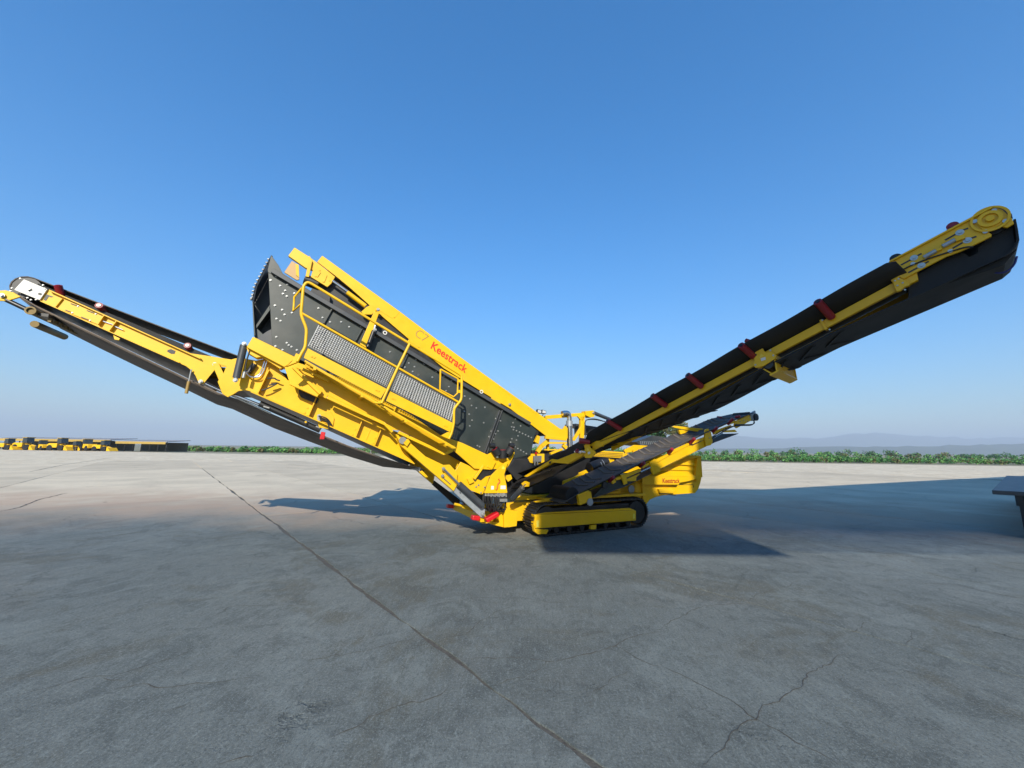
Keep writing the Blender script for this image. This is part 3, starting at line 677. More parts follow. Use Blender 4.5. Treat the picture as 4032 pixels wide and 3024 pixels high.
# ---- walkway
TW = -.35
wk = plate('walkway', M, 3, [(855, 193), (1722, 640), (1657, 742), (820, 302)], TW, .012, YEL, root, .003)
plate('kick_plate', M, 4, [(375, 940), (1065, 1290), (1030, 1387), (332, 1046)], TW, .012, YEL, wk, .003)
ra, rb, rc = .026, .022, .019
rail = [(2, 748, 1392), (2, 790, 1310), (2, 836, 1235), (2, 850, 1040), (2, 788, 880), (2, 815, 572), (2, 845, 535), (2, 880, 532), (4, 1105, 738), (4, 1152, 770), (4, 1157, 800), (4, 1152, 1035), (4, 1072, 1130), (4, 1070, 1290), (4, 1045, 1400), (4, 1015, 1460)]
P_ = poly(M, rail, TW-.03)
q = []
for i, p in enumerate(P_):                              # round the corners a little
    if 0 < i < len(P_)-1:
        e0 = (P_[i-1]-p); e1 = (P_[i+1]-p); L0 = min(.06, e0.length*.35); L1 = min(.06, e1.length*.35)
        a_ = p+e0.normalized()*L0; c_ = p+e1.normalized()*L1
        q += [a_, (a_+p*2+c_)/4, c_]
    else: q.append(p)
B().tube(q, ra, 10).obj('handrail', YEL, wk)
ptube('mid_rail', M, 2, [(800, 868), (4, 1130, 1066)], TW-.03, rb, YEL, wk)
ptube('post', M, 4, [(588, 425), (452, 700), (283, 1072)], TW-.045, ra, YEL, wk)
plate('post_foot', M, 4, [(280, 1040), (322, 1045), (300, 1078), (205, 1072)], TW-.02, .10, YEL, wk)
plate('post_foot', M, 4, [(1010, 1385), (1065, 1400), (1020, 1465), (935, 1425)], TW-.02, .10, YEL, wk)
plate('post_foot', M, 2, [(735, 1300), (800, 1330), (745, 1400), (630, 1445), (690, 1395)], TW-.02, .10, YEL, wk)
gate = [M.P(4, x, y, TW) for x, y in ((925, 702), (1115, 803), (1110, 965), (1065, 1003), (917, 922))]
B().tube(gate+[gate[0]], rc, 8).obj('gate_frame', YEL, wk)
for (x, y) in ((1128, 830), (1128, 945)): link('gate_hinge', B().box(-.03, .04, -.03, .03, -.03, .03).mesh('gate_hinge', YEL), None, wk, M.P(4, x, y, TW))
lpq = [M.P(2, 800, 592, TW), M.P(2, 716, 690, TW+.12), M.P(2, 705, 842, TW+.12), M.P(2, 785, 770, TW)]
B().tube(lpq, rc, 8).obj('end_loop', YEL, wk)
# tread panels with their rows of raised studs
def tread(pts, g, nx, ny):
    a_, b2, c_, d_ = poly(M, pts, TW-.006, g)           # tl tr br bl
    ex = (b2-a_).normalized(); ez = (d_-a_).normalized()
    P_ = lambda u_, v_: a_.lerp(b2, u_).lerp(d_.lerp(c_, u_), v_)
    sh, st = B(), B()
    for j in range(ny):
        for i in range(nx):
            u0, u1, v0, v1 = i/nx, (i+1)/nx, j/ny, (j+1)/ny; um, vm = (u0+u1)/2, (v0+v1)/2
            sq = [P_(u, v) for u, v in ((u0, v0), (um, v0), (u1, v0), (u1, vm), (u1, v1), (um, v1), (u0, v1), (u0, vm))]
            c = P_(um, vm); ci = [c+(q-c)*f for q, f in zip(sq, (.58, .80)*4)]
            sh.add(sq+ci, [[m, (m+1) % 8, 8+(m+1) % 8, 8+m] for m in range(8)])
            if i and j:
                p = sq[0]; s_ = (sq[2]-sq[0]).length; r1, r0, h, n = s_*.36, s_*.17, .024, 6
                st.add([p+ex*r1*math.cos(6.283*m/n)-ez*r1*math.sin(6.283*m/n) for m in range(n)]+[p+Vector((0, -h, 0))+ex*r0*math.cos(6.283*m/n)-ez*r0*math.sin(6.283*m/n) for m in range(n)],
                       [[m, (m+1) % n, n+(m+1) % n, n+m] for m in range(n)]+[list(range(n, 2*n))])
    o = sh.obj('tread_panel', TREADB, wk); md = o.modifiers.new('thick', 'SOLIDIFY'); md.thickness = .004
    so_ = st.obj('tread_studs', TREAD, o); so_['kind'] = 'stuff'
    return o
tread([(985, 998), (1808, 1462), (3, 1718, 618), (870, 1222)], 2, 36, 12)
tread([(470, 722), (1105, 1080), (1052, 1282), (385, 930)], 4, 26, 12)
pbar('tread_edge', M, 2, (985, 996), (868, 1225), TW-.012, .02, .018, BRIGHT, wk)
pbar('tread_top_edge', M, 2, (985, 990), (1812, 1458), TW-.012, .02, .016, GREY2, wk)
pbar('tread_top_edge', M, 4, (470, 714), (1108, 1076), TW-.012, .02, .016, GREY2, wk)
bolts(M, 3, [(905, 283), (932, 294), (1607, 648), (1632, 660), (1785, 740), (1808, 750)], TW-.001, wk, BOLTY)
bolts(M, 4, [(968, 1313), (990, 1322)], TW-.001, wk, BOLTY)
# perforated floor between kick plates and frame
fa, fb = M.P(3, 830, 318, TW), M.P(5, 1250, 520, TW)
fa.z -= .02; ex = (fb-fa); Lf = ex.length; ex.normalize(); wfl = .57
for k in range(6):
    p = Vector((0, .03+k*.1, .0)); B().bar(fa+p, fb+p, .014, .03).obj('floor_bar', YEL, wk)
for k in range(4):
    p = fa.lerp(fb, .06+k*.29)+Vector((0, .02, -.035))
    B().bar(p, p+Vector((0, .54, 0)), .05, .05).obj('floor_bearer', YEL, wk)

# ---- tail conveyor on the left
TT = .70
tl = plate('tail_conveyor', M, 1, [(420, 315), (1660, 865), (1845, 892), (2030, 922), (2060, 960), (2010, 1055), (1960, 1055), (1995, 985), (1905, 985), (1868, 1012), (1772, 1130), (1735, 1132), (1700, 1055), (1650, 1000), (1620, 977), (940, 676), (475, 466), (345, 406)], TT, .02, YEL, root, .004)
pbar('flange', M, 1, (425, 313), (1745, 910), TT-.07, .069, .018, YEL, tl, .002)
pbar('flange', M, 1, (350, 408), (1560, 945), TT-.07, .069, .014, YEL, tl, .002)
plate('adjuster_plate', M, 1, [(545, 388), (905, 532), (850, 613), (480, 466)], TT-.02, .018, YEL, tl)
plate('adjuster_block', M, 1, [(435, 445), (480, 395), (545, 388), (480, 466)], TT-.05, .05, YEL, tl)
plate('pocket', M, 1, [(378, 400), (405, 350), (465, 372), (440, 378), (425, 370), (400, 408)], TT-.004, .006, BLACK, tl, 0)
bolts(M, 1, [(680, 455), (630, 512), (835, 523), (785, 580)], TT-.021, tl, None, 'bolt', .65)
for a_, c_ in (((905, 530), (848, 615)), ((1015, 578), (945, 672))):
    pbar('rib', M, 1, a_, c_, TT-.068, .066, .014, YEL, tl, .002)
for a_, c_ in (((890, 582), (985, 615)), ((995, 628), (1070, 660)), ((615, 430), (665, 447)), ((567, 487), (612, 503)), ((755, 490), (815, 512)), ((705, 547), (765, 570))):
    pbar('rod', M, 1, a_, c_, TT-.035, .012, .012, BLACK if a_[0] < 800 else CHROME, tl, 0)
plate('cut_out', M, 1, [(1460, 835), (1490, 828), (1530, 845), (1520, 870), (1490, 870), (1455, 850)], TT-.003, .005, BLACK, tl, 0)
plate('strap_eye', M, 1, [(985, 705), (1045, 735), (1035, 752), (995, 745)], TT-.04, .02, YEL, tl)
hp = plate('head_plate', M, 1, [(207, 220), (412, 306), (345, 402), (122, 312)], TT-.03, .03, WHITE, tl, .004)
bolts(M, 1, [(177, 214), (375, 272), (390, 302), (105, 298), (95, 322), (240, 383), (270, 400), (315, 398)], TT-.031, hp, None, 'bolt', .65)
bolts(M, 1, [(348, 348)], TT-.031, hp, B().tube([(0, 0, 0), (0, -.004, 0)], .022, 10).mesh('hole', BLACK), 'hole')
plate('centre_nut', M, 1, [(225, 290), (262, 290), (272, 305), (240, 318)], TT-.055, .024, BRIGHT, hp)
lug = plate('head_lug', M, 1, [(-60, 330), (0, 318), (45, 315), (110, 330), (180, 372), (60, 410), (0, 407), (-50, 400)], TT-.03, .03, YEL, tl, .006)
bolts(M, 1, [(25, 365)], TT-.031, lug, PIN, 'pin')
# belt: carrying strand, head drum, return strand
hc = M.P(1, 232, 292, TT+.06); ta = M.P(1, 1845, 885, TT+.06); tb_ = M.P(5, 760, 775, TT+.06)
dirc = (ta-hc).normalized(); nrm = Vector((-dirc.z, 0, dirc.x));
if nrm.z < 0: nrm = -nrm
rad = .19
pro = []
end = hc+dirc*8.2
for i in range(0, 8): pro.append(end.lerp(hc, i/7)+nrm*(rad-.02*math.sin(math.pi*i/7)))
for k in range(1, 8):
    a_ = math.pi*k/8; pro.append(hc+nrm*rad*math.cos(a_)-dirc*rad*math.sin(a_))
ret = [(1, 175, 390), (1, 420, 520), (1, 700, 668), (1, 1200, 900), (1, 1640, 1100), (1, 1900, 1235), (3, 300, 800), (3, 700, 985), (3, 1200, 1180), (3, 1700, 1400), (3, 2080, 1520)]
pro = pro[:-1]
def strip(profile, y0, y1, th, name, m, parent, tuck=None):
    n = len(profile); vs = []; fs = []
    for i, p in enumerate(profile):
        d = (profile[min(i+1, n-1)]-profile[max(i-1, 0)]).normalized(); nn = Vector((-d.z, 0, d.x))*th
        for off in (Vector((0, 0, 0)), nn):
            vs += [Vector((p.x, y0, p.z))+off, Vector((p.x, y1, p.z))+off]
    for i in range(n-1):
        k = 4*i; m_ = k+4
        fs += [[k, k+1, m_+1, m_], [k+2, m_+2, m_+3, k+3], [k, m_, m_+2, k+2], [k+1, k+3, m_+3, m_+1]]
    fs += [[0, 2, 3, 1], [4*n-4, 4*n-3, 4*n-1, 4*n-2]]
    return B().add(vs, fs).obj(name, m, parent)
strip(pro, TT+.05, TT+1.25, .014, 'belt', RUBD, tl)
# return strand: near and far edges
rn = [(1, 150, 360), (1, 300, 450), (1, 530, 562), (1, 900, 738), (1, 1250, 908), (1, 1620, 1085), (1, 1900, 1212), (3, 130, 772), (3, 600, 975), (3, 1000, 1140), (3, 1300, 1262), (3, 1700, 1402), (3, 2060, 1508)]
rf = [(1, 180, 392), (1, 330, 505), (1, 530, 652), (1, 850, 812), (1, 1200, 982), (1, 1640, 1190), (1, 1890, 1312), (3, 40, 858), (3, 500, 1070), (3, 1000, 1258), (3, 1300, 1372), (3, 1680, 1488), (3, 2000, 1520)]
N0, N1 = poly(M, rn, TT+.04), poly(M, rf, TT+1.30); k_ = len(N0)
rows_ = []
for i in range(k_):
    for f in (0, .33, .67, 1): rows_.append(N0[i].lerp(N1[i], f))
rb_ = B().add(rows_, [[4*i+j, 4*i+j+1, 4*i+j+5, 4*i+j+4] for i in range(k_-1) for j in range(3)], True).obj('return_belt', RUBT, tl)
md = rb_.modifiers.new('thick', 'SOLIDIFY'); md.thickness = .014
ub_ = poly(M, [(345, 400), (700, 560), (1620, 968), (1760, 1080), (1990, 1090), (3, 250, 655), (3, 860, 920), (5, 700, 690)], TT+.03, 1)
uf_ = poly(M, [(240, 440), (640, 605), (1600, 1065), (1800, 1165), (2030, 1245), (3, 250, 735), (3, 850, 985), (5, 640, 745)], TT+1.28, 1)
B().add(ub_+uf_, [[i, i+1, 9+i, 8+i] for i in range(7)]).obj('shade_sheet', BLACK, tl)  # black sheet standing in for shade between beam and return belt
B().tube([hc+Vector((0, 0, 0)), hc+Vector((0, 1.05, 0))], rad-.016, 20).obj('head_drum', BLACK, tl)
# upstanding belt edge and black fill standing in for the shaded interior
e0, e1 = M.P(1, 330, 255, TT+.05), M.P(1, 1840, 890, TT+.05)
B().prism([e0, e1, e1+Vector((0, .0, -.15)), e0+Vector((0, 0, -.15))], (0, .016, 0)).obj('belt_edge', RUB, tl)
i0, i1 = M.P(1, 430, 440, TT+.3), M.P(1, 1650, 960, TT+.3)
B().prism([i0+Vector((0, 0, .08)), i1+Vector((.8, 0, -.2)), i1+Vector((.8, 0, -.26)), i0+Vector((0, 0, .02))], (0, .6, 0)).obj('inner_shade_fill', BLACK, tl)
B().prism([p+Vector((0, 1.18, 0)) for p in poly(M, [(420, 315), (1660, 865), (2030, 922), (1735, 1132), (1620, 977), (345, 406)], TT, 1)], (0, .02, 0)).obj('far_beam', YEL, tl)
def roller(p, d, L_, r, parent, name='wing_roller', m=RED, cap=BRIGHT):
    d = Vector(d).normalized(); o = B().tube([p, p+d*L_], r, 14).ring(p-d*.004, d, r*1.0, r*.62, .004, 14).obj(name, m, parent)
    B().tube([p-d*.003, p-d*.012], r*.55, 12).obj('end_cap', cap, o); return o
for (x, y, up) in ((505, 275, 1), (862, 448, 0), (1632, 797, 0)):
    p = M.P(1, x, y, TT-.02)
    if up: roller(p, (.10, .35, -.6), .16, .052, tl, cap=RED)
    else: roller(p, (.05, 1, -.30), .34, .055, tl, cap=WHITE)
# scraper tubes across the belt
s0 = M.P(1, 270, 495, TT-.06)
rgm = B().tube([s0+Vector((0, .01, 0)), s0+Vector((0, 1.35, 0))], .055, 14).ring(s0, (0, -1, 0), .068, .046, .02, 18).obj('scraper_tube', OCH, tl)
B().bar(s0+Vector((.12, .05, -.03)), s0+Vector((.12, 1.3, -.03)), .12, .05).obj('scraper_bar', BLACK, rgm)
for k in range(8): B().box(-.02, .02, -.03, .03, -.06, .0).obj('scraper_tooth', OCH, rgm, 0, s0+Vector((.17, .15+.15*k, -.06)))
s1 = M.P(1, 300, 610, TT+.9)
B().tube([s1, s1+Vector((0, .9, 0))], .06, 12).obj('carrier_tube', OCH, tl)
ptube('stay_bar', M, 1, [(55, 400), (245, 490)], TT, .035, BLACK, tl)
ptube('hanging_hook', M, 1, [(1668, 1005), (1655, 1060), (1645, 1110)], TT-.05, .012, BRIGHT, tl)
ptube('hanging_pin', M, 1, [(1645, 1110), (1622, 1215)], TT-.05, .026, mat('ochre_metal', (.30, .20, .06), .6, .2), tl, 10)
bolts(M, 1, [(1873, 962), (2042, 960), (1750, 1112)], TT-.001, tl, PIN, 'pin')
la = plate('link_arm', M, 1, [(1850, 950), (1905, 950), (2025, 1205), (2000, 1238), (1960, 1225), (1868, 1010)], TT-.06, .04, YEL, tl, .005)
bolts(M, 1, [(1995, 1200)], TT-.061, la, PIN, 'pin')
plate('hinge_plate', M, 1, [(1900, 960), (2035, 915), (2085, 905), (2125, 960), (2150, 1100), (2212, 1195), (2100, 1190), (2030, 1215), (1985, 1140), (1995, 1060), (2012, 1050), (2000, 985)], TT-.12, .03, YEL, fr, .004)
for k, (x, y) in enumerate(((1790, 1130), (2000, 1225))):
    ptube('guide_rod', M, 1, [(x, y), (x+360, y+165)], TT-.02+.02*k, .014, CHROME, tl)
# ---- struts between base and frame
st_ = plate('support_strut', M, 5, [(500, 345), (660, 402), (690, 462), (870, 622), (1100, 732), (1175, 725), (1272, 832), (1256, 990), (1222, 1055), (565, 490)], .20, .14, YEL, root, .006)
gl = plate('galvanised_leg', M, 5, [(1242, 1000), (1560, 1240), (1612, 1282), (1602, 1388), (1562, 1382), (1215, 1062)], .24, .09, STEEL, st_, .006)
plate('leg_hole', M, 5, [(1292, 1068), (1302, 1062), (1312, 1078), (1302, 1090)], .236, .005, BLACK, gl, 0)
bolts(M, 5, [(582, 425)], .19, st_, B().tube([(0, 0, 0), (0, -.05, 0)], .075, 12).mesh('pivot', BRIGHT), 'pivot')
bolts(M, 5, [(1080, 865), (1585, 1345), (1580, 1240)], .19, st_, PIN, 'pin')
plate('clevis', M, 5, [(590, 455), (650, 395), (680, 440), (640, 500)], .14, .05, YEL, st_)
ptube('cylinder_rod', M, 5, [(1090, 775), (1290, 975)], .16, .03, CHROME, st_, 12)
ptube('cylinder_tube', M, 5, [(1285, 968), (1580, 1235)], .16, .072, GREY2, st_, 16)
link('pin', PIN, None, st_, M.P(5, 1090, 775, .12))
ptube('pipe', M, 5, [(1090, 890), (1180, 970)], .19, .012, CHROME, st_, 8)
# far strut
d2 = Vector((0, 1.75, 0))
fs_ = B().prism([p+d2 for p in poly(M, [(500, 345), (660, 402), (1256, 900), (1222, 1055), (565, 490)], .20, 5)], (0, .14, 0)).obj('support_strut', YEL, root, .006)
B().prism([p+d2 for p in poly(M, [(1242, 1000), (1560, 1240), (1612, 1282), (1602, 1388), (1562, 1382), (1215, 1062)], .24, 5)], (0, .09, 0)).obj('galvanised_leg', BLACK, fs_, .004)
# cross bar with fingers under the belt end
fb0 = M.P(5, 830, 800, .55)
cbm = B().bar(fb0, fb0+Vector((0, 1.35, .02)), .08, .05).obj('belt_scraper', BLACK, root)
for k in range(9): B().box(-.012, .012, -.045, .045, -.05, .03).obj('finger', WHITE, cbm, 0, fb0+Vector((-.03, .12+.14*k, .03)))
plate('end_cheek', M, 5, [(790, 815), (830, 800), (905, 880), (870, 885)], .5, .03, YEL, cbm)

# ---- base frame between the tracks
n1, n2 = M.P(5, 1600, 1395, .30), M.P(5, 1500, 1360, .45)
bs = B().bar(M.P(5, 1570, 1395, .30)+Vector((.02, 0, .0)), M.P(5, 1570, 1395, .30)+Vector((.02, 1.95, .0)), .14, .16).obj('base_frame', YEL, root, .01)
fz = M.P(5, 1570, 1395, .30)
B().bar(fz+Vector((.35, .05, .16)), fz+Vector((.35, 1.9, .16)), .55, .03).obj('deck_plate', GREY2, bs)
B().box(fz.x+.15, 3.4, .62, 1.88, .28, .72).obj('chassis_beam', YEL, bs, .01)
for t_ in (.16, 2.05):
    pr = M.P(5, 1680, 1375, .2); pr.y = t_
    B().bar(pr+Vector((-.14, 0, -.06)), pr+Vector((.16, .0, .07)), .16, .10).obj('red_pad', REDB, bs, .02)
    pq = M.P(5, 1510, 1365, .2); pq.y = t_+.1
    B().bar(pq+Vector((-.10, 0, -.03)), pq+Vector((.08, .0, -.06)), .14, .10).obj('red_pad', REDB, bs, .02)
plate('front_block', M, 5, [(1700, 1235), (1880, 1250), (1930, 1292), (2025, 1300), (2005, 1490), (1870, 1512), (1690, 1470), (1700, 1440), (1780, 1440), (1790, 1300)], .42, .5, YEL, bs, .008)
plate('block_rib', M, 5, [(1840, 1260), (1905, 1275), (1905, 1500), (1850, 1508)], .36, .058, YEL, bs, .004)
for k, (x, y, L_) in enumerate(((1230, 1215, 200), (1330, 1250, 130))):
    ptube('floor_pipe', M, 5, [(x, y), (x+L_, y+45)], .6, .03, YEL, bs)
# front body: sloping plates at the foot of the screen
fbp = plate('front_body', M, 5, [(1310, 690), (1480, 770), (1600, 735), (1650, 600), (1710, 565), (1760, 650), (1905, 655), (1970, 530), (1978, 600), (1860, 830), (1850, 980), (1885, 1050), (1560, 1095), (1420, 1040), (1330, 1000), (1245, 985), (1270, 870), (1240, 800)], .30, .05, YEL, root, .006)
plate('dark_opening', M, 5, [(1510, 900), (1600, 740), (1700, 780), (1780, 780), (1700, 850), (1620, 870), (1560, 920)], .285, .014, BLACK, fbp, 0)
pbar('plate_rib', M, 5, (1600, 735), (1480, 905), .20, .098, .05, YEL, fbp)
pbar('plate_rib', M, 5, (1640, 745), (1700, 780), .20, .098, .03, YEL, fbp)
plate('valve_plate', M, 5, [(1690, 860), (1770, 780), (1860, 700), (1900, 680), (1850, 850), (1880, 985), (1885, 1060), (1620, 1055), (1640, 985)], .16, .05, YEL, fbp)
plate('label', M, 5, [(1688, 990), (1722, 990), (1720, 1035), (1685, 1035)], .155, .004, DECAL, fbp, 0)
plate('label', M, 5, [(1805, 985), (1868, 985), (1868, 1030), (1803, 1030)], .155, .004, DECAL, fbp, 0)
plate('warning_label', M, 5, [(1837, 738), (1860, 770), (1848, 785), (1815, 780)], .155, .004, mat('warning_yellow', (.80, .60, .05), .5), fbp, 0)
bolts(M, 5, [(1410, 940), (1485, 920), (1530, 980), (1560, 1075), (1500, 1000), (1605, 1005)], .295, fbp)
ptube('hose', M, 5, [(1780, 900), (1800, 940), (1770, 960), (1765, 1020), (1745, 1040)], .14, .014, mat('orange_hose', (.55, .12, .01), .5), fbp, 8, 2)
plate('clamp', M, 5, [(1390, 905), (1450, 880), (1480, 940), (1420, 970)], .24, .06, YEL, fbp)
plate('clamp', M, 5, [(1880, 860), (1935, 850), (1950, 900), (1900, 940), (1870, 900)], .22, .06, YEL, fbp)
# hanging hoses with fittings
rq = random.Random(4)
hv = B().box(-.01, .01, -.01, .01, -.01, .01)
man = plate('valve_block', M, 5, [(1610, 1056), (1888, 1052), (1888, 1078), (1608, 1082)], .12, .12, YEL, fbp, .004)
for k in range(16):
    x0 = 1618+k*17; x1 = 1600+rq.random()*290; dp = 1270+rq.random()*60
    tq = .13+rq.random()*.08
    pts = [M.P(5, x0, 1082, tq), M.P(5, x0+rq.uniform(-6, 6), 1150, tq), M.P(5, (x0*2+x1)/3, dp-20, tq+.03), M.P(5, (x0+2*x1)/3, dp, tq+.10), M.P(5, x1, 1240, tq+.22)]
    B().tube(smoothpath(pts, 2), .016, 7).obj('hose', HOSE, man)
    B().tube([M.P(5, x0, 1075, tq), M.P(5, x0, 1112+rq.random()*15, tq)], .021, 8).obj('fitting', BRIGHT, man)
for k in range(7):
    x0 = 1800+k*13
    B().tube([M.P(5, x0, 1150, .10), M.P(5, x0+2, 1185, .10)], .02, 8).obj('fitting', BRIGHT, man)
for k in range(3):
    ptube('pipe', M, 5, [(1580+k*8, 1220), (1585+k*8, 1100), (1650+k*8, 950), (1670+k*8, 880)], .26-.02*k, .015, HOSE, man, 8, 1)

# V-shaped return idlers and rubber chute beside the box
idl = plate('idler_cradle', M, 6, [(60, 600), (140, 560), (175, 640), (330, 645), (395, 530), (398, 590), (340, 660), (250, 690), (100, 650)], .28, .04, YEL, root)
for a_, c_ in (((150, 530), (195, 600)), ((248, 545), (250, 645)), ((355, 530), (305, 600))):
    r0 = M.P(6, *a_, .20); r1 = M.P(6, *c_, .20)
    B().tube([r0, r1], .10, 16).obj('rubber_roller', RUB, idl)
    B().ring(r0, (r0-r1), .075, .06, .012, 16).obj('red_ring', RED, idl)
for x in (110, 350): B().tube([M.P(6, x-20, 490, .22), M.P(6, x+40, 490, .22)], .06, 12).obj('idler_head', BLACK, idl)
plate('rubber_chute', M, 6, [(300, 780), (390, 655), (550, 650), (640, 745), (615, 800), (430, 925)], .24, .05, RUB, idl, .02)

# ---- crawler tracks
def crawler(t0, wd, near):
    R_ = .375; sA, sB = .33, 3.14; zc = R_+.012; pth = []
    per = 2*(sB-sA)+2*math.pi*R_; n = 58
    tr = B().box(sA-.02, sB+.02, t0+.10, t0+wd-.1, .14, .62).obj('crawler_track', BLACK, root, .01)
    shoe = B().box(-.062, .062, t0, t0+wd, -.03, .0)
    for xx in (-.03, .03): shoe.prism([(xx-.012, t0+.003, .0), (xx+.012, t0+.003, .0), (xx+.007, t0+.003, .034), (xx-.007, t0+.003, .034)], (0, wd-.006, 0))
    sm = shoe.mesh('track_shoe', TRK)
    for k in range(n):
        d = per*k/n
        if d < sB-sA: s_, z_, an = sA+d, zc+R_-.02, 0
        elif d < sB-sA+math.pi*R_:
            a_ = (d-(sB-sA))/R_; s_, z_, an = sB+(R_-.02)*math.sin(a_), zc+(R_-.02)*math.cos(a_), a_
        elif d < 2*(sB-sA)+math.pi*R_: s_, z_, an = sB-(d-(sB-sA)-math.pi*R_), zc-R_+.02, math.pi
        else:
            a_ = (d-2*(sB-sA)-math.pi*R_)/R_; s_, z_, an = sA-(R_-.02)*math.sin(a_), zc-(R_-.02)*math.cos(a_), math.pi+a_
        link('track_shoe', sm, None, tr, (s_, 0, z_), (0, an, 0))
    for s_ in (sA, sB):
        B().tube([(s_, t0+.04, zc), (s_, t0+wd-.04, zc)], R_-.09, 24).tube([(s_, t0+.02, zc), (s_, t0+.04, zc)], .12, 16).obj('sprocket', BLACK, tr)
    for k in range(7):
        B().tube([(sA+.3+k*.37, t0+.06, .13), (sA+.3+k*.37, t0+wd-.06, .13)], .075, 14).obj('bottom_roller', BLACK, tr)
    return tr
TRK = mat('track_steel', (.07, .07, .07), .30, .7, var=.3, scale=8, dust=.1)
tr = crawler(0.0, .5, True); crawler(2.02, .5, False)
sb = plate('side_beam', M, 6, [(645, 1350), (1890, 1292), (1910, 1300), (1910, 1420), (660, 1522), (640, 1480), (655, 1400)], -.05, .16, YEL, tr, .008)
plate('top_ledge', M, 6, [(780, 1320), (1830, 1265), (1900, 1292), (650, 1350)], .02, .05, YEL, tr, .004)
plate('shoe_guard', M, 6, [(632, 1470), (655, 1525), (822, 1535), (800, 1588), (690, 1592), (650, 1560)], -.03, .10, YEL, tr, .004)
plate('chain_guide', M, 6, [(1350, 1480), (1420, 1470), (1412, 1530), (1348, 1532)], -.02, .08, YEL, tr, .004)
plate('warning_label', M, 6, [(672, 1425), (702, 1415), (702, 1500), (672, 1505)], -.054, .003, mat('label_lime_yellow', (.75, .62, .08), .5), sb, 0)
plate('warning_label', M, 6, [(1875, 1338), (1895, 1335), (1895, 1395), (1875, 1400)], -.054, .003, mat('label_lime_yellow', (.75, .62, .08), .5), sb, 0)
for a_, c_ in (((1740, 1330), (1740, 1400)), ((1740, 1400), (1830, 1390)), ((1762, 1350), (1775, 1375)), ((1775, 1375), (1800, 1340)), ((1800, 1340), (1815, 1370))):
    pbar('embossed_mark', M, 6, a_, c_, -.053, .004, .008, YEL, sb, 0)
ptube('lifting_eye', M, 6, [(1620, 1285), (1640, 1250), (1680, 1245), (1705, 1275)], .03, .012, BLACK, tr, 8, 2)
# deck over the tracks
dk = B().box(.3, 3.5, .05, 2.45, .80, .86).obj('track_deck', YEL, root, .01)
plate('deck_skirt', M, 6, [(640, 1185), (800, 1150), (1000, 1130), (1000, 1190), (660, 1195)], .1, .05, YEL, dk)
plate('deck_skirt', M, 6, [(410, 1110), (790, 1105), (780, 1150), (400, 1170)], .45, .05, YEL, dk)
plate('deck_step', M, 6, [(800, 1145), (970, 1090), (1010, 1130), (850, 1150)], .12, .3, YEL, dk)
plate('step_post', M, 6, [(995, 1050), (1010, 930), (1150, 880), (1290, 800), (1330, 830), (1350, 890), (1180, 960), (1080, 1000)], .5, .06, YEL, dk)
plate('tank_panel', M, 6, [(1540, 1000), (1900, 850), (1900, 1140), (1720, 1150), (1350, 1150), (1400, 1100)], .36, .8, YEL, dk)
plate('yellow_box', M, 6, [(1545, 1080), (1715, 1045), (1715, 1150), (1550, 1155)], .30, .05, YEL, dk)
for k, (x, y, r_) in enumerate(((1855, 1030, .105), )):
    p = M.P(6, x, y, .33); B().tube([p, p+Vector((0, .03, 0))], r_, 20).obj('round_cover', STEEL, dk)

# ---- engine bay behind the side conveyors
plate('back_plate', M, 6, [(290, 740), (640, 740), (600, 900), (420, 1120), (300, 1150), (280, 980)], .50, .04, BLACK, root)
eb = B().box(.38, 3.3, .80, 2.3, .87, 1.98).obj('engine_bay', BLACK, root, .02)
for a_, c_, t_, h_ in (((785, 385), (1050, 412), .66, .07), ((785, 455), (1050, 455), .66, .05), ((690, 570), (745, 490), .6, .10), ((740, 500), (810, 440), .6, .10), ((1010, 480), (1050, 520), .66, .10), ((850, 590), (1000, 530), .55, .05), ((770, 540), (960, 540), .66, .03), ((820, 555), (820, 380), .8, .06)):
    pbar('frame_bar', M, 6, a_, c_, t_, .08, h_, YEL, eb)
plate('frame_plate', M, 6, [(600, 590), (770, 590), (770, 690), (700, 720), (590, 700), (570, 650)], .62, .05, YEL, eb)
plate('frame_plate', M, 6, [(650, 440), (690, 360), (720, 380), (700, 470)], .6, .08, YEL, eb)
plate('frame_plate', M, 6, [(990, 300), (1030, 240), (1060, 270), (1060, 400), (1000, 400)], .75, .05, YEL, eb)
cbx = plate('control_box', M, 6, [(645, 618), (738, 615), (735, 690), (640, 695)], .54, .08, mat('grey_plastic', (.13, .13, .13), .5), eb, .01)
for x in (650, 685): ptube('cable_gland', M, 6, [(x, 690), (x, 735)], .56, .02, BRIGHT, cbx, 8)
B().tube([M.P(6, 660, 575, .58), M.P(6, 670, 595, .58)], .03, 10).obj('red_button', REDB, eb)
# exhaust
ex0 = [M.P(6, *q_, .9) for q_ in ((1085, 520), (1080, 240))]
exh = B().tube(ex0, .085, 16).obj('exhaust_stack', CHROME, root)
B().tube([M.P(6, 1080, 245, .9), M.P(6, 1080, 180, .9)], .092, 16).obj('clamp_band', STEEL, exh)
B().tube(smoothpath([M.P(6, *q_, .9) for q_ in ((1080, 185), (1080, 120), (1065, 85), (1030, 80), (990, 88))], 2), .068, 14).obj('elbow', CHROME, exh)
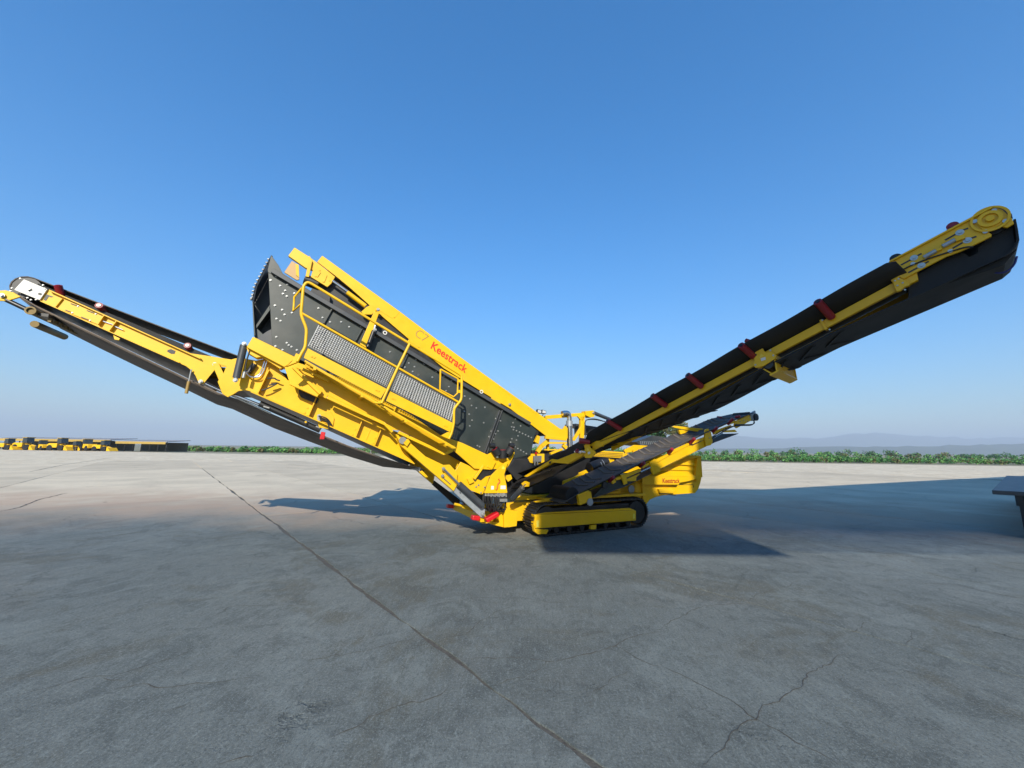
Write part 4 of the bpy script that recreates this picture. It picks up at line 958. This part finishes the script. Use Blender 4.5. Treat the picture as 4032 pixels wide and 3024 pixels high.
# gantry
gt = plate('gantry', M, 6, [(1222, 130), (1275, 120), (1262, 440), (1218, 440)], .95, .09, YEL, root, .006)
plate('arm', M, 6, [(770, 130), (800, 112), (1300, 75), (1300, 115), (800, 160)], .97, .06, YEL, gt, .006)
plate('brace', M, 6, [(1180, 120), (1290, 100), (1275, 135), (1240, 190), (1215, 160)], .95, .05, YEL, gt)
plate('brace', M, 6, [(1235, 230), (1262, 260), (1150, 430), (1112, 425)], .94, .05, YEL, gt)
hd = plate('arm_head', M, 6, [(1280, 58), (1380, 50), (1397, 75), (1390, 130), (1345, 140), (1285, 110)], .90, .2, YEL, gt, .006)
bolts(M, 6, [(1375, 82)], .899, hd, PIN, 'pin')
ga = M.P(6, 1392, 85, .95); 
B().tube([ga, ga+Vector((1.35, .75, -.12))], .055, 14).obj('cylinder_tube', GREY2, gt)
for k in range(2):
    ptube('hose', M, 6, [(1275, 200), (1290, 165), (1400, 150+12*k), (1540, 195)], .9, .013, HOSE, gt, 8, 2)
ptube('hose', M, 6, [(1275, 200), (1285, 330), (1270, 420)], .9, .013, HOSE, gt, 8, 1)
# work lights
for k, (x, y) in enumerate(((2000, 1160), (2050, 1165))):
    p = M.P(4, x, y, .85)
    lm = B().prism([p+Vector((-.07, 0, -.05)), p+Vector((.07, 0, -.06)), p+Vector((.08, 0, .03)), p+Vector((-.05, 0, .06))], (0, .08, 0)).obj('work_light', BLACK, root, .01)
    B().prism([p+Vector((-.05, -.006, -.035)), p+Vector((.055, -.006, -.042)), p+Vector((.06, -.006, .018)), p+Vector((-.035, -.006, .042))], (0, .005, 0)).obj('lens', LENS, lm)
    B().tube([p+Vector((0, .03, -.04)), p+Vector((-.03, .03, -.14))], .012, 6).obj('bracket', BLACK, lm)
# louvred radiator boxes
lv = plate('radiator_box', M, 6, [(1160, 215), (1490, 265), (1490, 350), (1285, 360), (1280, 270), (1165, 240)], 1.6, .6, GREY2, root)
for k in range(3): pbar('slat', M, 6, (1285, 275+22*k), (1480, 290+20*k), 1.57, .03, .02, BLACK, lv, 0)
lv2 = plate('radiator_box', M, 7, [(640, 600), (860, 520), (1120, 560), (1140, 600), (900, 660), (700, 640)], 1.1, .8, GREY2, root)
for k in range(14): pbar('slat', M, 7, (700+24*k, 590), (712+24*k, 640-k), 1.07, .03, .014, STEEL, lv2, 0)
# perforated guard and air filter
gd_ = plate('perforated_guard', M, 6, [(1385, 545), (1760, 570), (1750, 645), (1370, 620)], .45, .02, YEL, root, .002)
for j in range(3):
    for i in range(26): 
        x = 1400+i*13.5
        bolts(M, 6, [(x, 573+j*19+i*.7)], .448, gd_, SLOT if 'SLOT' in globals() else globals().setdefault('SLOT', B().box(-.010, .010, -.002, .002, -.014, .014).mesh('slot', BLACK)), 'slot')
af = ptube('air_filter', M, 6, [(1335, 770), (1540, 690)], .55, .15, BLACK, root, 18)
for x, y in ((1440, 735), (1470, 722)): 
    p = M.P(6, x, y, .55); d = (M.P(6, 1540, 690, .55)-M.P(6, 1335, 770, .55)).normalized()
    B().ring(p, d, .158, .15, .02, 18).obj('clamp_band', BRIGHT, af)
for pts, t_ in (([(1760, 545), (1890, 480), (2150, 495), (2130, 545), (1900, 560), (1780, 580)], .7), ([(1730, 640), (1780, 580), (1900, 620), (1930, 590), (1940, 630), (1850, 660)], .62), ([(1530, 710), (1580, 650), (1640, 720), (1690, 660), (1700, 740), (1580, 780), (1520, 750)], .5), ([(1880, 540), (1895, 540), (1895, 640), (1880, 640)], .6), ([(1560, 640), (1640, 655), (1640, 690), (1570, 680)], .55), ([(1100, 900), (1230, 850), (1330, 850), (1330, 880), (1200, 900), (1130, 940)], .48), ([(1200, 830), (1290, 790), (1330, 840), (1210, 870)], .6)):
    plate('bay_panel', M, 6, pts, t_, .05, YEL, eb)

# ---- feed hopper
hp_ = plate('feed_hopper', M, 7, [(1210, 800), (1300, 768), (1444, 774), (1462, 1040), (1448, 1110), (1420, 1190), (1380, 1238), (1180, 1252), (1000, 1262), (900, 1285), (820, 1320), (775, 1375), (735, 1335), (725, 1135), (640, 1060), (800, 900)], .30, .05, YEL, root, .008)
plate('body_panel', M, 7, [(450, 1110), (725, 1060), (730, 1320), (460, 1320)], .36, .4, YEL, hp_)
B().prism([p+Vector((0, 1.95, 0)) for p in poly(M, [(800, 900), (1300, 768), (1444, 774), (1462, 1040), (1180, 1252), (900, 1285), (725, 1135)], .30, 7)], (0, .05, 0)).obj('far_wall', YEL, hp_)
e0, e1 = M.P(7, 1444, 774, .30), M.P(7, 1462, 1040, .30)
B().prism([e0, e1, e1+Vector((.04, 0, 0)), e0+Vector((.04, 0, 0))], (0, 2.0, 0)).obj('end_wall', YEL, hp_)
plate('top_rail', M, 7, [(1290, 765), (1446, 772), (1446, 800), (1200, 815)], .20, .098, YEL, hp_, .004)
plate('rib', M, 7, [(1120, 850), (1420, 870), (1420, 900), (1090, 875)], .24, .058, YEL, hp_, .004)
plate('rib', M, 7, [(1000, 910), (1390, 925), (1410, 960), (960, 945)], .26, .038, YEL, hp_, .004)
plate('end_rib', M, 7, [(1412, 790), (1444, 780), (1460, 1040), (1400, 1090), (1385, 1020)], .20, .098, YEL, hp_, .004)
lg = [M.P(7, 850, 962, .29), M.P(7, 1290, 972, .29), M.P(7, 1400, 1032, .14), M.P(7, 765, 1018, .14)]
B().prism(lg, (0, 0, -.015)).obj('ledge', YEL, hp_)
plate('skirt', M, 7, [(765, 1020), (1402, 1033), (1430, 1050), (1300, 1088), (1190, 1108), (1180, 1132), (725, 1132), (725, 1050)], .14, .02, YEL, hp_, .003)
plate('groove', M, 7, [(1180, 1131), (1360, 1130), (1360, 1136), (1180, 1137)], .296, .004, BLACK, hp_, 0)
plate('slot', M, 7, [(1358, 1143), (1366, 1143), (1366, 1168), (1358, 1168)], .296, .004, BLACK, hp_, 0)
plate('latch', M, 7, [(930, 1190), (1060, 1180), (1130, 1205), (1120, 1240), (950, 1240)], .22, .08, YEL, hp_, .006)
ptube('chain', M, 7, [(940, 1250), (1010, 1240), (1060, 1255), (1140, 1262)], .2, .012, BLACK, hp_, 6, 1)
lettering('lettering', 'Keestrack', M, 7, (977, 1112), (1190, 1112), (977, 1052), .136, mat('dark_red_lettering', (.30, .006, .012), .5), hp_, .012)

# ---- long side conveyor (comes towards the viewer on the right)
def ln(F, pts, t):                                      # z as straight line through two pixels on plane t
    a_, b2 = poly(F, pts, t); return lambda l: a_.z+(b2.z-a_.z)*(l-a_.x)/(b2.x-a_.x)
bt0, bt1 = C1.P(6, 1450, 430, 0), C1.P(8, 850, 830, 0)  # beam top
bt1 = C1.P(9, 2060, 302, 0)
sl_ = (bt1.z-bt0.z)/(bt1.x-bt0.x); ztop = lambda l: bt0.z+sl_*(l-bt0.x)
LB0, LB1, BH, CW = 2.30, 6.95, .118, .62
bm_ = B().prism([(LB0, 0, ztop(LB0)), (LB1, 0, ztop(LB1)), (LB1, 0, ztop(LB1)-BH), (LB0, 0, ztop(LB0)-BH)], (0, .06, 0)).mesh('side_conveyor', YEL)
sc1 = part_empty_frame('side_conveyor', C1, root, bm_, YEL)
sc1['label'] = 'long side conveyor with black belt and dark red rollers'
md = sc1.modifiers.new('bevel', 'BEVEL'); md.width = .006; md.segments = 2
B().prism([(LB0, CW, ztop(LB0)), (LB1+.5, CW, ztop(LB1+.5)), (LB1+.5, CW, ztop(LB1+.5)-BH), (LB0, CW, ztop(LB0)-BH)], (0, .06, 0)).obj('far_beam', YEL, sc1, .006)
hdc = C1.P(8, 1855, 300, 0); HR = .145
WO = .26                                               # outward reach of the belt wings
wl0, wl1 = C1.P(9, 200, 1140, -WO), C1.P(9, 1950, 150, -WO)
zw = lambda l: wl0.z+(wl1.z-wl0.z)*(l-wl0.x)/(wl1.x-wl0.x)
LE = hdc.x+.02; NL = 110; L0c = -.55
vs, fs = [], []
for i in range(NL+1):
    l = L0c+(LE-L0c)*i/NL; f = max(0, min(1, (6.86-l)/.06, (l-2.0)/.4)); zt = ztop(l)+.02*f
    up = (zw(l)-ztop(l))*(.12+.88*f); wo = WO*f-.02*(1-f)
    sag = .012*math.sin(l*5.2)
    for y, z in ((-wo, zt+up+sag*.6), (-wo*.5, zt+up*.5+sag*.4), (.02, zt), (CW/2+.03, zt-.01), (CW+.04, zt), (CW+.06+wo*.5, zt+up*.5), (CW+.06+wo, zt+up)):
        vs.append((l, y, z))
for i in range(NL):
    for j in range(6): fs.append([i*7+j, i*7+j+1, (i+1)*7+j+1, (i+1)*7+j])
cb_ = B().add(vs, fs, True).obj('carrying_belt', RUB, sc1)
mdl = cb_.modifiers.new('thick', 'SOLIDIFY'); mdl.thickness = .016; mdl.offset = 0
# return strand: far edge follows the photograph's lower edge
RW0, RW1 = .0, CW+.2
ra0, ra1 = C1.P(8, 1840, 850, RW1), C1.P(9, 830, 1310, RW1)
ra2 = C1.P(6, 1250, 640, RW1)
def zr(l):
    pts = sorted([(ra2.x, ra2.z), (ra1.x, ra1.z), (ra0.x, ra0.z)])
    if l < pts[1][0]: a_, b2 = pts[0], pts[1]
    else: a_, b2 = pts[1], pts[2]
    return a_[1]+(b2[1]-a_[1])*(l-a_[0])/(b2[0]-a_[0])
pf = []
for i in range(30):
    l = -.3+(hdc.x-.12+.3)*i/29; pf.append(Vector((l, 0, zr(l)-.008*math.sin(l*4.4))))
pf = [p for p in pf if p.x < 6.3]
pf += [Vector((p.x, 0, p.z)) for p in poly(C1, [(2010, 792), (2100, 715), (2135, 640), (2122, 540), (2100, 430)], .35, 8)]
strip(pf, RW0, RW1, .016, 'return_belt', RUB, sc1)
B().tube([hdc+Vector((0, .03, -.02)), hdc+Vector((0, CW+.03, -.02))], HR, 20).obj('head_drum', BLACK, sc1)
# chevron cleats under the return strand
vv = B(); hw_ = (RW1-RW0)/2
vv.prism([(0, 0, 0), (.24, -hw_*.9, 0), (.29, -hw_*.9, 0), (.05, 0, 0)], (0, 0, -.022)); vv.prism([(0, 0, 0), (.05, 0, 0), (.29, hw_*.9, 0), (.24, hw_*.9, 0)], (0, 0, -.022))
vm = vv.mesh('cleat', RUB)
for k in range(20):
    l = .4+k*.31; sl2 = math.atan2(zr(l+.1)-zr(l), .1)
    o = link('cleat', vm, None, sc1, (l, (RW0+RW1)/2, zr(l)-.017), (0, -sl2, 0)); o.scale = (1, .86, .5)
# wing rollers
def c1_roller(g, x1, y1, x0, y0, parent, r=.047):
    p1 = C1.P(g, x1, y1, -WO-.02); p0 = C1.P(g, x0, y0, -.02); d = p0-p1
    return roller(p1, d, d.length, r, parent, cap=BLACK)
for g, x1, y1, x0, y0 in ((7, 290, 335, 455, 440), (7, 850, 25, 1010, 145), (9, 190, 1130, 335, 1235), (9, 575, 905, 725, 1030), (9, 1155, 580, 1290, 700), (9, 1990, 105, 2140, 275)):
    c1_roller(g, x1, y1, x0, y0, sc1)
p = C1.P(8, 868, 705, .02); roller(p, (.1, 1, -.3), .2, .055, sc1, m=BLACK, cap=BLACK)
p = C1.P(8, 1465, 372, .02); roller(p, (.1, 1, -.2), .15, .05, sc1, cap=RED)
plate('belt_fold', C1, 8, [(1000, 935), (1400, 700), (1540, 650), (1590, 655), (1640, 695), (1730, 650), (1720, 600), (1870, 480), (2000, 390), (2108, 350), (2102, 430), (2122, 540), (2130, 630), (2000, 780), (1840, 835), (1300, 1010), (1000, 1130)], .06, .02, RUB, sc1)
# lower hinged part of the frame (sunlit)
plate('lower_beam', C1, 6, [(512, 872), (860, 655), (930, 665), (1240, 540), (1262, 560), (1250, 610), (1060, 715), (870, 700), (690, 800), (560, 880)], -.06, .10, YEL, sc1, .006)
plate('lower_pocket', C1, 6, [(945, 665), (1200, 590), (1190, 625), (1040, 690)], -.064, .004, BLACK, sc1, 0) if False else None
plate('lower_skirt', C1, 6, [(620, 800), (860, 640), (1190, 440), (1260, 430), (1260, 560), (930, 690)], .0, .03, RUB, sc1, .004)
plate('lower_web', C1, 6, [(380, 1010), (500, 900), (860, 760), (1100, 700), (900, 850), (560, 1000)], .0, .04, BLACK, sc1, .004)
plate('marker', C1, 6, [(825, 690), (857, 680), (850, 710), (825, 715)], -.063, .003, BLACK, sc1, 0)
ptube('hose', C1, 6, [(360, 1010), (430, 930), (540, 890), (700, 840), (860, 790)], -.09, .016, HOSE, sc1, 8, 2)
ptube('hose', C1, 6, [(340, 1040), (400, 960), (520, 900), (680, 850), (840, 800)], -.11, .014, HOSE, sc1, 8, 2)
ptube('cylinder_tube', C1, 6, [(375, 1150), (500, 1010)], -.14, .062, GREY2, sc1, 14)
ptube('cylinder_rod', C1, 6, [(500, 1010), (545, 960)], -.14, .03, CHROME, sc1, 12)
plate('cylinder_lug', C1, 6, [(480, 960), (520, 930), (565, 950), (555, 1000), (510, 1000)], -.16, .06, YEL, sc1)
plate('upper_beam_foot', C1, 6, [(1310, 440), (1450, 425), (1490, 480), (1480, 500), (1330, 495)], -.012, .07, YEL, sc1, .004)
hb_ = plate('hinge_plate', C1, 6, [(1245, 415), (1300, 400), (1335, 512), (1405, 570), (1392, 602), (1345, 642), (1275, 642), (1255, 590), (1272, 530)], -.10, .03, YEL, sc1, .004)
plate('warning_label', C1, 6, [(1308, 515), (1330, 555), (1295, 555)], -.104, .003, mat('warning_amber', (.80, .55, .04), .5), hb_, 0)
plate('label', C1, 6, [(1308, 570), (1335, 560), (1340, 588), (1312, 598)], -.104, .003, DECAL, hb_, 0)
bolts(C1, 6, [(1268, 465)], -.101, hb_, B().tube([(0, 0, 0), (0, -.004, 0)], .026, 12).mesh('hole', BLACK), 'hole')
p = C1.P(6, 1205, 425, -.22); roller(p, (.6, .6, -.1), .2, .055, sc1)
for x, y in ((1145, 565), (1190, 560)): ptube('lock_pin', C1, 6, [(x, y), (x+90, y+12)], -.14, .02, CHROME, sc1, 10)
p = C1.P(6, 1170, 555, -.16); B().tube([p, p+Vector((.03, 0, 0))], .045, 12).obj('red_collar', RED, sc1)
# second hinge in the middle
h2 = plate('hinge_plate', C1, 9, [(1258, 572), (1350, 550), (1415, 655), (1500, 652), (1536, 690), (1526, 722), (1470, 760), (1400, 805), (1310, 825), (1284, 792), (1302, 742), (1256, 625)], -.05, .025, YEL, sc1, .004)
bolts(C1, 9, [(1507, 690), (1312, 793), (1475, 635)], -.051, h2, None, 'bolt', .6)
bolts(C1, 9, [(1292, 616)], -.051, h2, B().tube([(0, 0, 0), (0, -.004, 0)], .042, 14).mesh('hole', BLACK), 'hole')
bolts(C1, 9, [(1297, 655), (1314, 684)], -.051, h2, B().tube([(0, 0, 0), (0, -.004, 0)], .016, 10).mesh('hole', BLACK), 'hole')
plate('warning_label', C1, 9, [(1370, 668), (1408, 695), (1355, 715)], -.054, .003, mat('warning_amber', (.80, .55, .04), .5), h2, 0)
plate('label', C1, 9, [(1368, 722), (1418, 705), (1425, 735), (1375, 752)], -.054, .003, DECAL, h2, 0)
ptube('red_latch', C1, 9, [(1205, 525), (1280, 550)], -.06, .03, RED, h2, 8)
# slotted roller guard across the belt under the second hinge
g0, g1 = C1.P(9, 1330, 812, -.02), C1.P(9, 1530, 700, -.02); gd0 = (g1-g0).normalized(); gn = Vector((gd0.z, 0, -gd0.x))
Lg = (g1-g0).length
gb = B().bar(g0+gd0*.02, g0+gd0*.02+Vector((0, .92, 0)), .04, .06).obj('roller_guard', YEL, sc1)
B().bar(g1-gd0*.02, g1-gd0*.02+Vector((0, .92, 0)), .05, .06).obj('guard_rail', YEL, gb)
B().bar(g0.lerp(g1, .5)+gn*.19, g0.lerp(g1, .5)+gn*.19+Vector((0, .92, 0)), .12, .02, gn).obj('guard_floor', YEL, gb)
for k in range(22):
    y = .03+k*.041
    B().bar(g0+gd0*.02+Vector((0, y, 0)), g0.lerp(g1, .38)+gn*.19+Vector((0, y, 0)), .012, .016).bar(g1-gd0*.02+Vector((0, y, 0)), g0.lerp(g1, .62)+gn*.19+Vector((0, y, 0)), .012, .016).obj('guard_slat', YEL, gb)
B().prism([g0+Vector((0, .92, 0)), g1+Vector((0, .92, 0)), g0.lerp(g1, .7)+gn*.20+Vector((0, .92, 0)), g0.lerp(g1, .3)+gn*.20+Vector((0, .92, 0))], (0, .02, 0)).obj('guard_end', YEL, gb)
B().tube([g0.lerp(g1, .5)+gn*.05, g0.lerp(g1, .5)+gn*.05+Vector((0, .92, 0))], .06, 14).obj('return_roller', BLACK, gb)
# clamp on the beam
cl = pbar('clamp', C1, 9, (2018, 300), (2082, 405), -.02, .10, .03, YEL, sc1)
bolts(C1, 9, [(2042, 306), (2120, 408)], -.021, cl, None, 'bolt', .5)
# head plate
hpl = plate('head_plate', C1, 8, [(745, 832), (800, 742), (1888, 168), (1985, 200), (2085, 290), (2108, 345), (2035, 388), (1992, 380), (1985, 345), (1830, 432), (1872, 455), (1875, 478), (1650, 590), (1540, 640), (1400, 690), (950, 925), (905, 905), (850, 985)], -.03, .03, YEL, sc1, .004)
pbar('top_lip', C1, 8, (800, 745), (1888, 165), -.06, .028, .02, YEL, hpl)
bp_ = plate('bearing_plate', C1, 8, [(1680, 325), (1895, 190), (2025, 325), (1815, 445)], -.04, .01, YEL, hpl, .006)
c = C1.P(8, 1855, 300, -.04)
B().ring(c, (0, -1, 0), .135, .115, .012, 28).ring(c, (0, -1, 0), .085, .055, .02, 24).tube([c, c+Vector((0, -.03, 0))], .03, 14).obj('bearing', YEL, bp_)
WASH = B().tube([(0, 0, 0), (0, -.006, 0)], .042, 16).tube([(0, -.006, 0), (0, -.02, 0)], .022, 6).mesh('washer_bolt', BRIGHT)
SM = B().tube([(0, 0, 0), (0, -.012, 0)], .027, 12).mesh('small_bolt', BRIGHT)
bolts(C1, 8, [(1540, 440), (1620, 522), (1060, 705), (1138, 785)], -.031, hpl, WASH, 'bolt', .78)
bolts(C1, 8, [(1897, 212), (1697, 325), (2017, 320), (1808, 432), (1440, 635), (1050, 768)], -.041, hpl, SM, 'bolt', .75)
for a_, c_ in (((1385, 520), (1500, 455)), ((1570, 415), (1628, 395)), ((1465, 605), (1570, 545)), ((1660, 500), (1715, 480)), ((925, 780), (1025, 725)), ((1090, 685), (1140, 660)), ((1000, 860), (1095, 810)), ((1170, 765), (1215, 742))):
    pbar('slot', C1, 8, a_, c_, -.033, .004, .018, BLACK, hpl, 0)
bolts(C1, 8, [(770, 838), (825, 848)], -.031, hpl, B().tube([(0, 0, 0), (0, -.003, 0)], .026, 10).mesh('hole', BLACK), 'hole')
ptube('tension_rod', C1, 8, [(1165, 700), (1290, 630)], -.06, .022, STEEL, hpl); ptube('tension_rod', C1, 8, [(1360, 585), (1490, 515)], -.06, .022, STEEL, hpl)
pbar('tension_block', C1, 8, (1290, 625), (1350, 600), -.07, .04, .03, YEL, hpl); pbar('tension_block', C1, 8, (1490, 510), (1590, 475), -.07, .04, .05, YEL, hpl)
ptube('cable', C1, 8, [(770, 870), (900, 850), (1060, 770), (1250, 700), (1440, 640), (1600, 590), (1680, 590)], -.045, .008, HOSE, hpl, 6, 2)
plate('mount_bracket', C1, 8, [(835, 945), (880, 905), (930, 920), (1000, 960), (1018, 990), (960, 1010), (920, 1045), (880, 1060), (855, 1010)], -.05, .05, YEL, hpl, .004)
bolts(C1, 8, [(862, 945), (900, 925), (943, 966), (888, 995), (967, 1040)], -.051, hpl, None, 'bolt', .45)
p1, p2, p3, p4 = (C1.P(8, *q_, .45) for q_ in ((1850, 855), (2000, 870), (2110, 790), (2138, 690)))
B().tube(smoothpath([p1, p2, p3, p4], 2), .009, 8).obj('blue_cable', BLUE, sc1)

# ---- short side conveyor running back past the hopper
cb0, cb1 = C2.P(6, 1000, 1060, 0), C2.P(7, 2060, 262, 0)
zc2a = C2.P(7, 350, 1060, 0); zc2b = C2.P(7, 1640, 450, 0)
def z2(l): return zc2a.z+(zc2b.z-zc2a.z)*(l-zc2a.x)/(zc2b.x-zc2a.x)
W2 = .52
bmm = B().prism(poly(C2, [(895, 868), (1310, 628), (1345, 655), (1540, 555), (1600, 590), (1590, 625), (1530, 650), (930, 948)], 0, 7), (0, .05, 0)).mesh('side_conveyor', YEL)
sc2 = part_empty_frame('side_conveyor', C2, root, bmm, YEL)
sc2['label'] = 'short side conveyor with grey chevron belt above bright yellow frame'
vs, fs = [], []; NL = 36; la0, la1 = C2.P(6, 985, 1080, 0).x, C2.P(7, 2075, 250, 0).x
zrow = []
for i in range(NL+1):
    l = la0+(la1-la0)*i/NL; e = max(0, min(1, (la1-l)/1.2)); f = max(0, min(1, (l-la0)/.5))
    zt = z2(l)+.05*(1-f)*0+.03*math.sin(math.pi*i/NL)
    up = .16*(.15+.85*e)*(.3+.7*f)
    row = ((-.10, zt+up*.55), (.02, zt+.01), (W2/2, zt), (W2-.02, zt+.01), (W2+.16, zt+up))
    zrow.append((l, zt, up)); vs += [(l, y, z) for y, z in row]
for i in range(NL):
    for j in range(4): fs.append([i*5+j, i*5+j+1, (i+1)*5+j+1, (i+1)*5+j])
cb2 = B().add(vs, fs, True).obj('carrying_belt', RUB2, sc2)
mdl = cb2.modifiers.new('thick', 'SOLIDIFY'); mdl.thickness = .018; mdl.offset = -1
for k in range(24):                                     # chevron cleats on the carrying side
    i = (k+1)*NL/26; i0 = int(i); l, zt, up = zrow[i0]; sl2 = math.atan2(zrow[i0+1][1]-zt, zrow[i0+1][0]-l)
    ang = math.atan2(up-.01, .18)
    b = B(); y0 = W2-.02
    b.prism([(0, y0, zt+.014), (.05, y0, zt+.014+.05*math.tan(sl2)), (-.03, y0+.16, zt+up*.93), (-.08, y0+.16, zt+up*.93-.05*math.tan(sl2))], (0, -.006, .022))
    b.prism([(0, y0, zt+.014), (.05, y0, zt+.014+.05*math.tan(sl2)), (.14, W2/2, zt+.004+.14*math.tan(sl2)), (.09, W2/2, zt+.004+.09*math.tan(sl2))], (0, 0, .022))
    b.obj('cleat', RUBD, sc2, 0, (l, 0, 0)) if False else None
    b.v = [v+Vector((l, 0, 0)) for v in b.v]; b.obj('cleat', RUBD, sc2)
# return strand and tail
rp = poly(C2, [(120, 1290), (480, 1160), (840, 985), (1200, 800), (1600, 610), (1900, 500)], .05, 7)
strip([Vector((p.x, 0, p.z)) for p in rp], .0, W2+.1, .014, 'return_belt', RUBD, sc2)
t0_ = C2.P(6, 1110, 1110, .0)
B().tube([t0_+Vector((0, -.02, 0)), t0_+Vector((0, W2+.12, 0))], .19, 20).obj('tail_drum', RUB, sc2)
tbx = plate('tail_box', C2, 6, [(1190, 1112), (1325, 1055), (1350, 1060), (1368, 1170), (1310, 1190), (1215, 1232), (1205, 1180)], -.10, .10, YEL, sc2, .006)
pbar('tail_box_lip', C2, 6, (1190, 1112), (1325, 1056), -.14, .04, .04, YEL, tbx)
p = C2.P(6, 1342, 1192, -.12); B().tube([p, p+Vector((0, .04, 0))], .085, 20).obj('tail_wheel', STEEL, tbx)
for pts in ([(340, 1080), (385, 1065), (400, 1100), (360, 1125)], [(390, 1050), (700, 935), (710, 965), (520, 1050), (400, 1080)], [(720, 900), (800, 860), (830, 880), (730, 930)], [(1340, 600), (1500, 540), (1520, 560), (1350, 630)], [(1610, 470), (1830, 390), (1840, 415), (1620, 510)], [(1800, 360), (1880, 330), (1890, 360), (1800, 390)], [(880, 830), (1050, 745), (1060, 770), (890, 870)], [(1060, 720), (1300, 615), (1310, 640), (1080, 760)], [(1720, 460), (1880, 448), (1905, 478), (1740, 482)], [(520, 1070), (700, 995), (650, 1040), (650, 1085), (540, 1090)]):
    plate('frame_bar', C2, 7, pts, -.03, .05, YEL, sc2, .004)
plate('lower_tray', C2, 7, [(260, 1120), (480, 1060), (650, 1090), (460, 1170), (280, 1250), (100, 1300)], .02, .04, GREY, sc2)
jp = plate('joint_plate', C2, 7, [(820, 850), (890, 812), (952, 955), (945, 970), (860, 1008), (840, 960)], -.06, .04, YEL, sc2, .004)
bolts(C2, 7, [(875, 905), (885, 925), (900, 960), (860, 965), (895, 975)], -.061, jp, BOLTY)
plate('joint_plate', C2, 7, [(458, 1010), (520, 998), (540, 1115), (500, 1135)], -.06, .04, YEL, sc2, .004)
jq = plate('joint_plate', C2, 7, [(1510, 445), (1545, 435), (1580, 480), (1600, 590), (1580, 640), (1520, 655), (1500, 560)], -.06, .04, YEL, sc2, .004)
bolts(C2, 7, [(1545, 480), (1558, 550)], -.061, jq)
hdp = plate('head_plate', C2, 7, [(1880, 345), (2050, 262), (2075, 290), (2080, 335), (1900, 430), (1870, 405)], -.05, .04, YEL, sc2, .004)
bolts(C2, 7, [(1940, 350), (1985, 330), (2030, 345), (2060, 300), (1960, 385)], -.051, hdp)
plate('drive_bracket', C2, 7, [(2070, 245), (2130, 210), (2148, 290), (2100, 335), (2082, 320)], -.03, .05, STEEL, hdp)
p = C2.P(7, 2148, 292, -.08); B().tube([p, p+Vector((0, .22, 0))], .12, 16).tube([p+Vector((0, -.01, 0)), p], .05, 10).obj('drive_motor', BLACK, hdp)
for k in range(3): ptube('hose', C2, 7, [(1880, 385+8*k), (1980, 385+6*k), (2080, 385+6*k), (2125-6*k, 370), (2112, 335)], -.08, .014, HOSE, hdp, 8, 2)
for k in range(2): ptube('hose', C2, 7, [(1590, 540+20*k), (1700, 470+18*k), (1790, 420+18*k), (1880, 400)], -.06, .013, HOSE, hdp, 8, 1)
ptube('slide_rod', C2, 7, [(1590, 560), (1720, 490)], -.03, .022, CHROME, sc2, 10)
ptube('slide_rod', C2, 7, [(700, 975), (820, 920)], -.03, .025, CHROME, sc2, 10)
hcx = C2.P(7, 2075, 262, 0); B().tube([hcx+Vector((-.08, .0, -.03)), hcx+Vector((-.08, W2, -.03))], .12, 16).obj('head_drum', RUB, sc2)
for (x1, y1, x0, y0) in ((365, 1040, 315, 1085), (745, 860, 695, 905), (1095, 690, 1050, 745), (1370, 560, 1315, 620), (1655, 420, 1595, 475), (1850, 312, 1785, 380)):
    pa = C2.P(7, x1, y1, -.20); pb = C2.P(7, x0, y0, -.02); d = pb-pa
    roller(pa, d, d.length, .048, sc2, cap=RED)
p = C2.P(7, 1938, 280, -.12); roller(p, (-.1, 1, -.2), .14, .045, sc2, cap=RED)
p = C2.P(7, 1660, 292, W2+.2); roller(p, (0, -1, -.3), .14, .04, sc2, cap=RED)
fa_ = plate('folding_arm', M, 7, [(1100, 412), (1130, 400), (1530, 442), (1560, 460), (1530, 490), (1440, 478), (1130, 425)], .30, .06, YEL, root, .006)
bolts(M, 7, [(1540, 465)], .299, fa_, PIN, 'pin')
plate('arm_gusset', M, 7, [(1180, 450), (1310, 455), (1260, 490), (1200, 505)], .34, .06, YEL, fa_)
pc = C2.P(6, 1530, 985, -.12); B().tube([pc, pc+Vector((0, .05, .0))], .09, 14).obj('idler_bracket', BLACK, sc2)

# ------------------------------------------------------------------ the air
HZ = bpy.data.materials.new('haze'); HZ.use_nodes = True; n = HZ.node_tree; n.nodes.clear()
ou = n.nodes.new('ShaderNodeOutputMaterial'); pv = n.nodes.new('ShaderNodeVolumePrincipled')
pv.inputs['Color'].default_value = (.74, .86, 1.0, 1); pv.inputs['Density'].default_value = HAZE_D; pv.inputs['Anisotropy'].default_value = 0.0
n.links.new(pv.outputs[0], ou.inputs['Volume'])
hzo = B().box(-13000, 22000, -400, 11500, -1.2, 520).obj('haze', HZ); tag(hzo, None, None, kind='stuff')
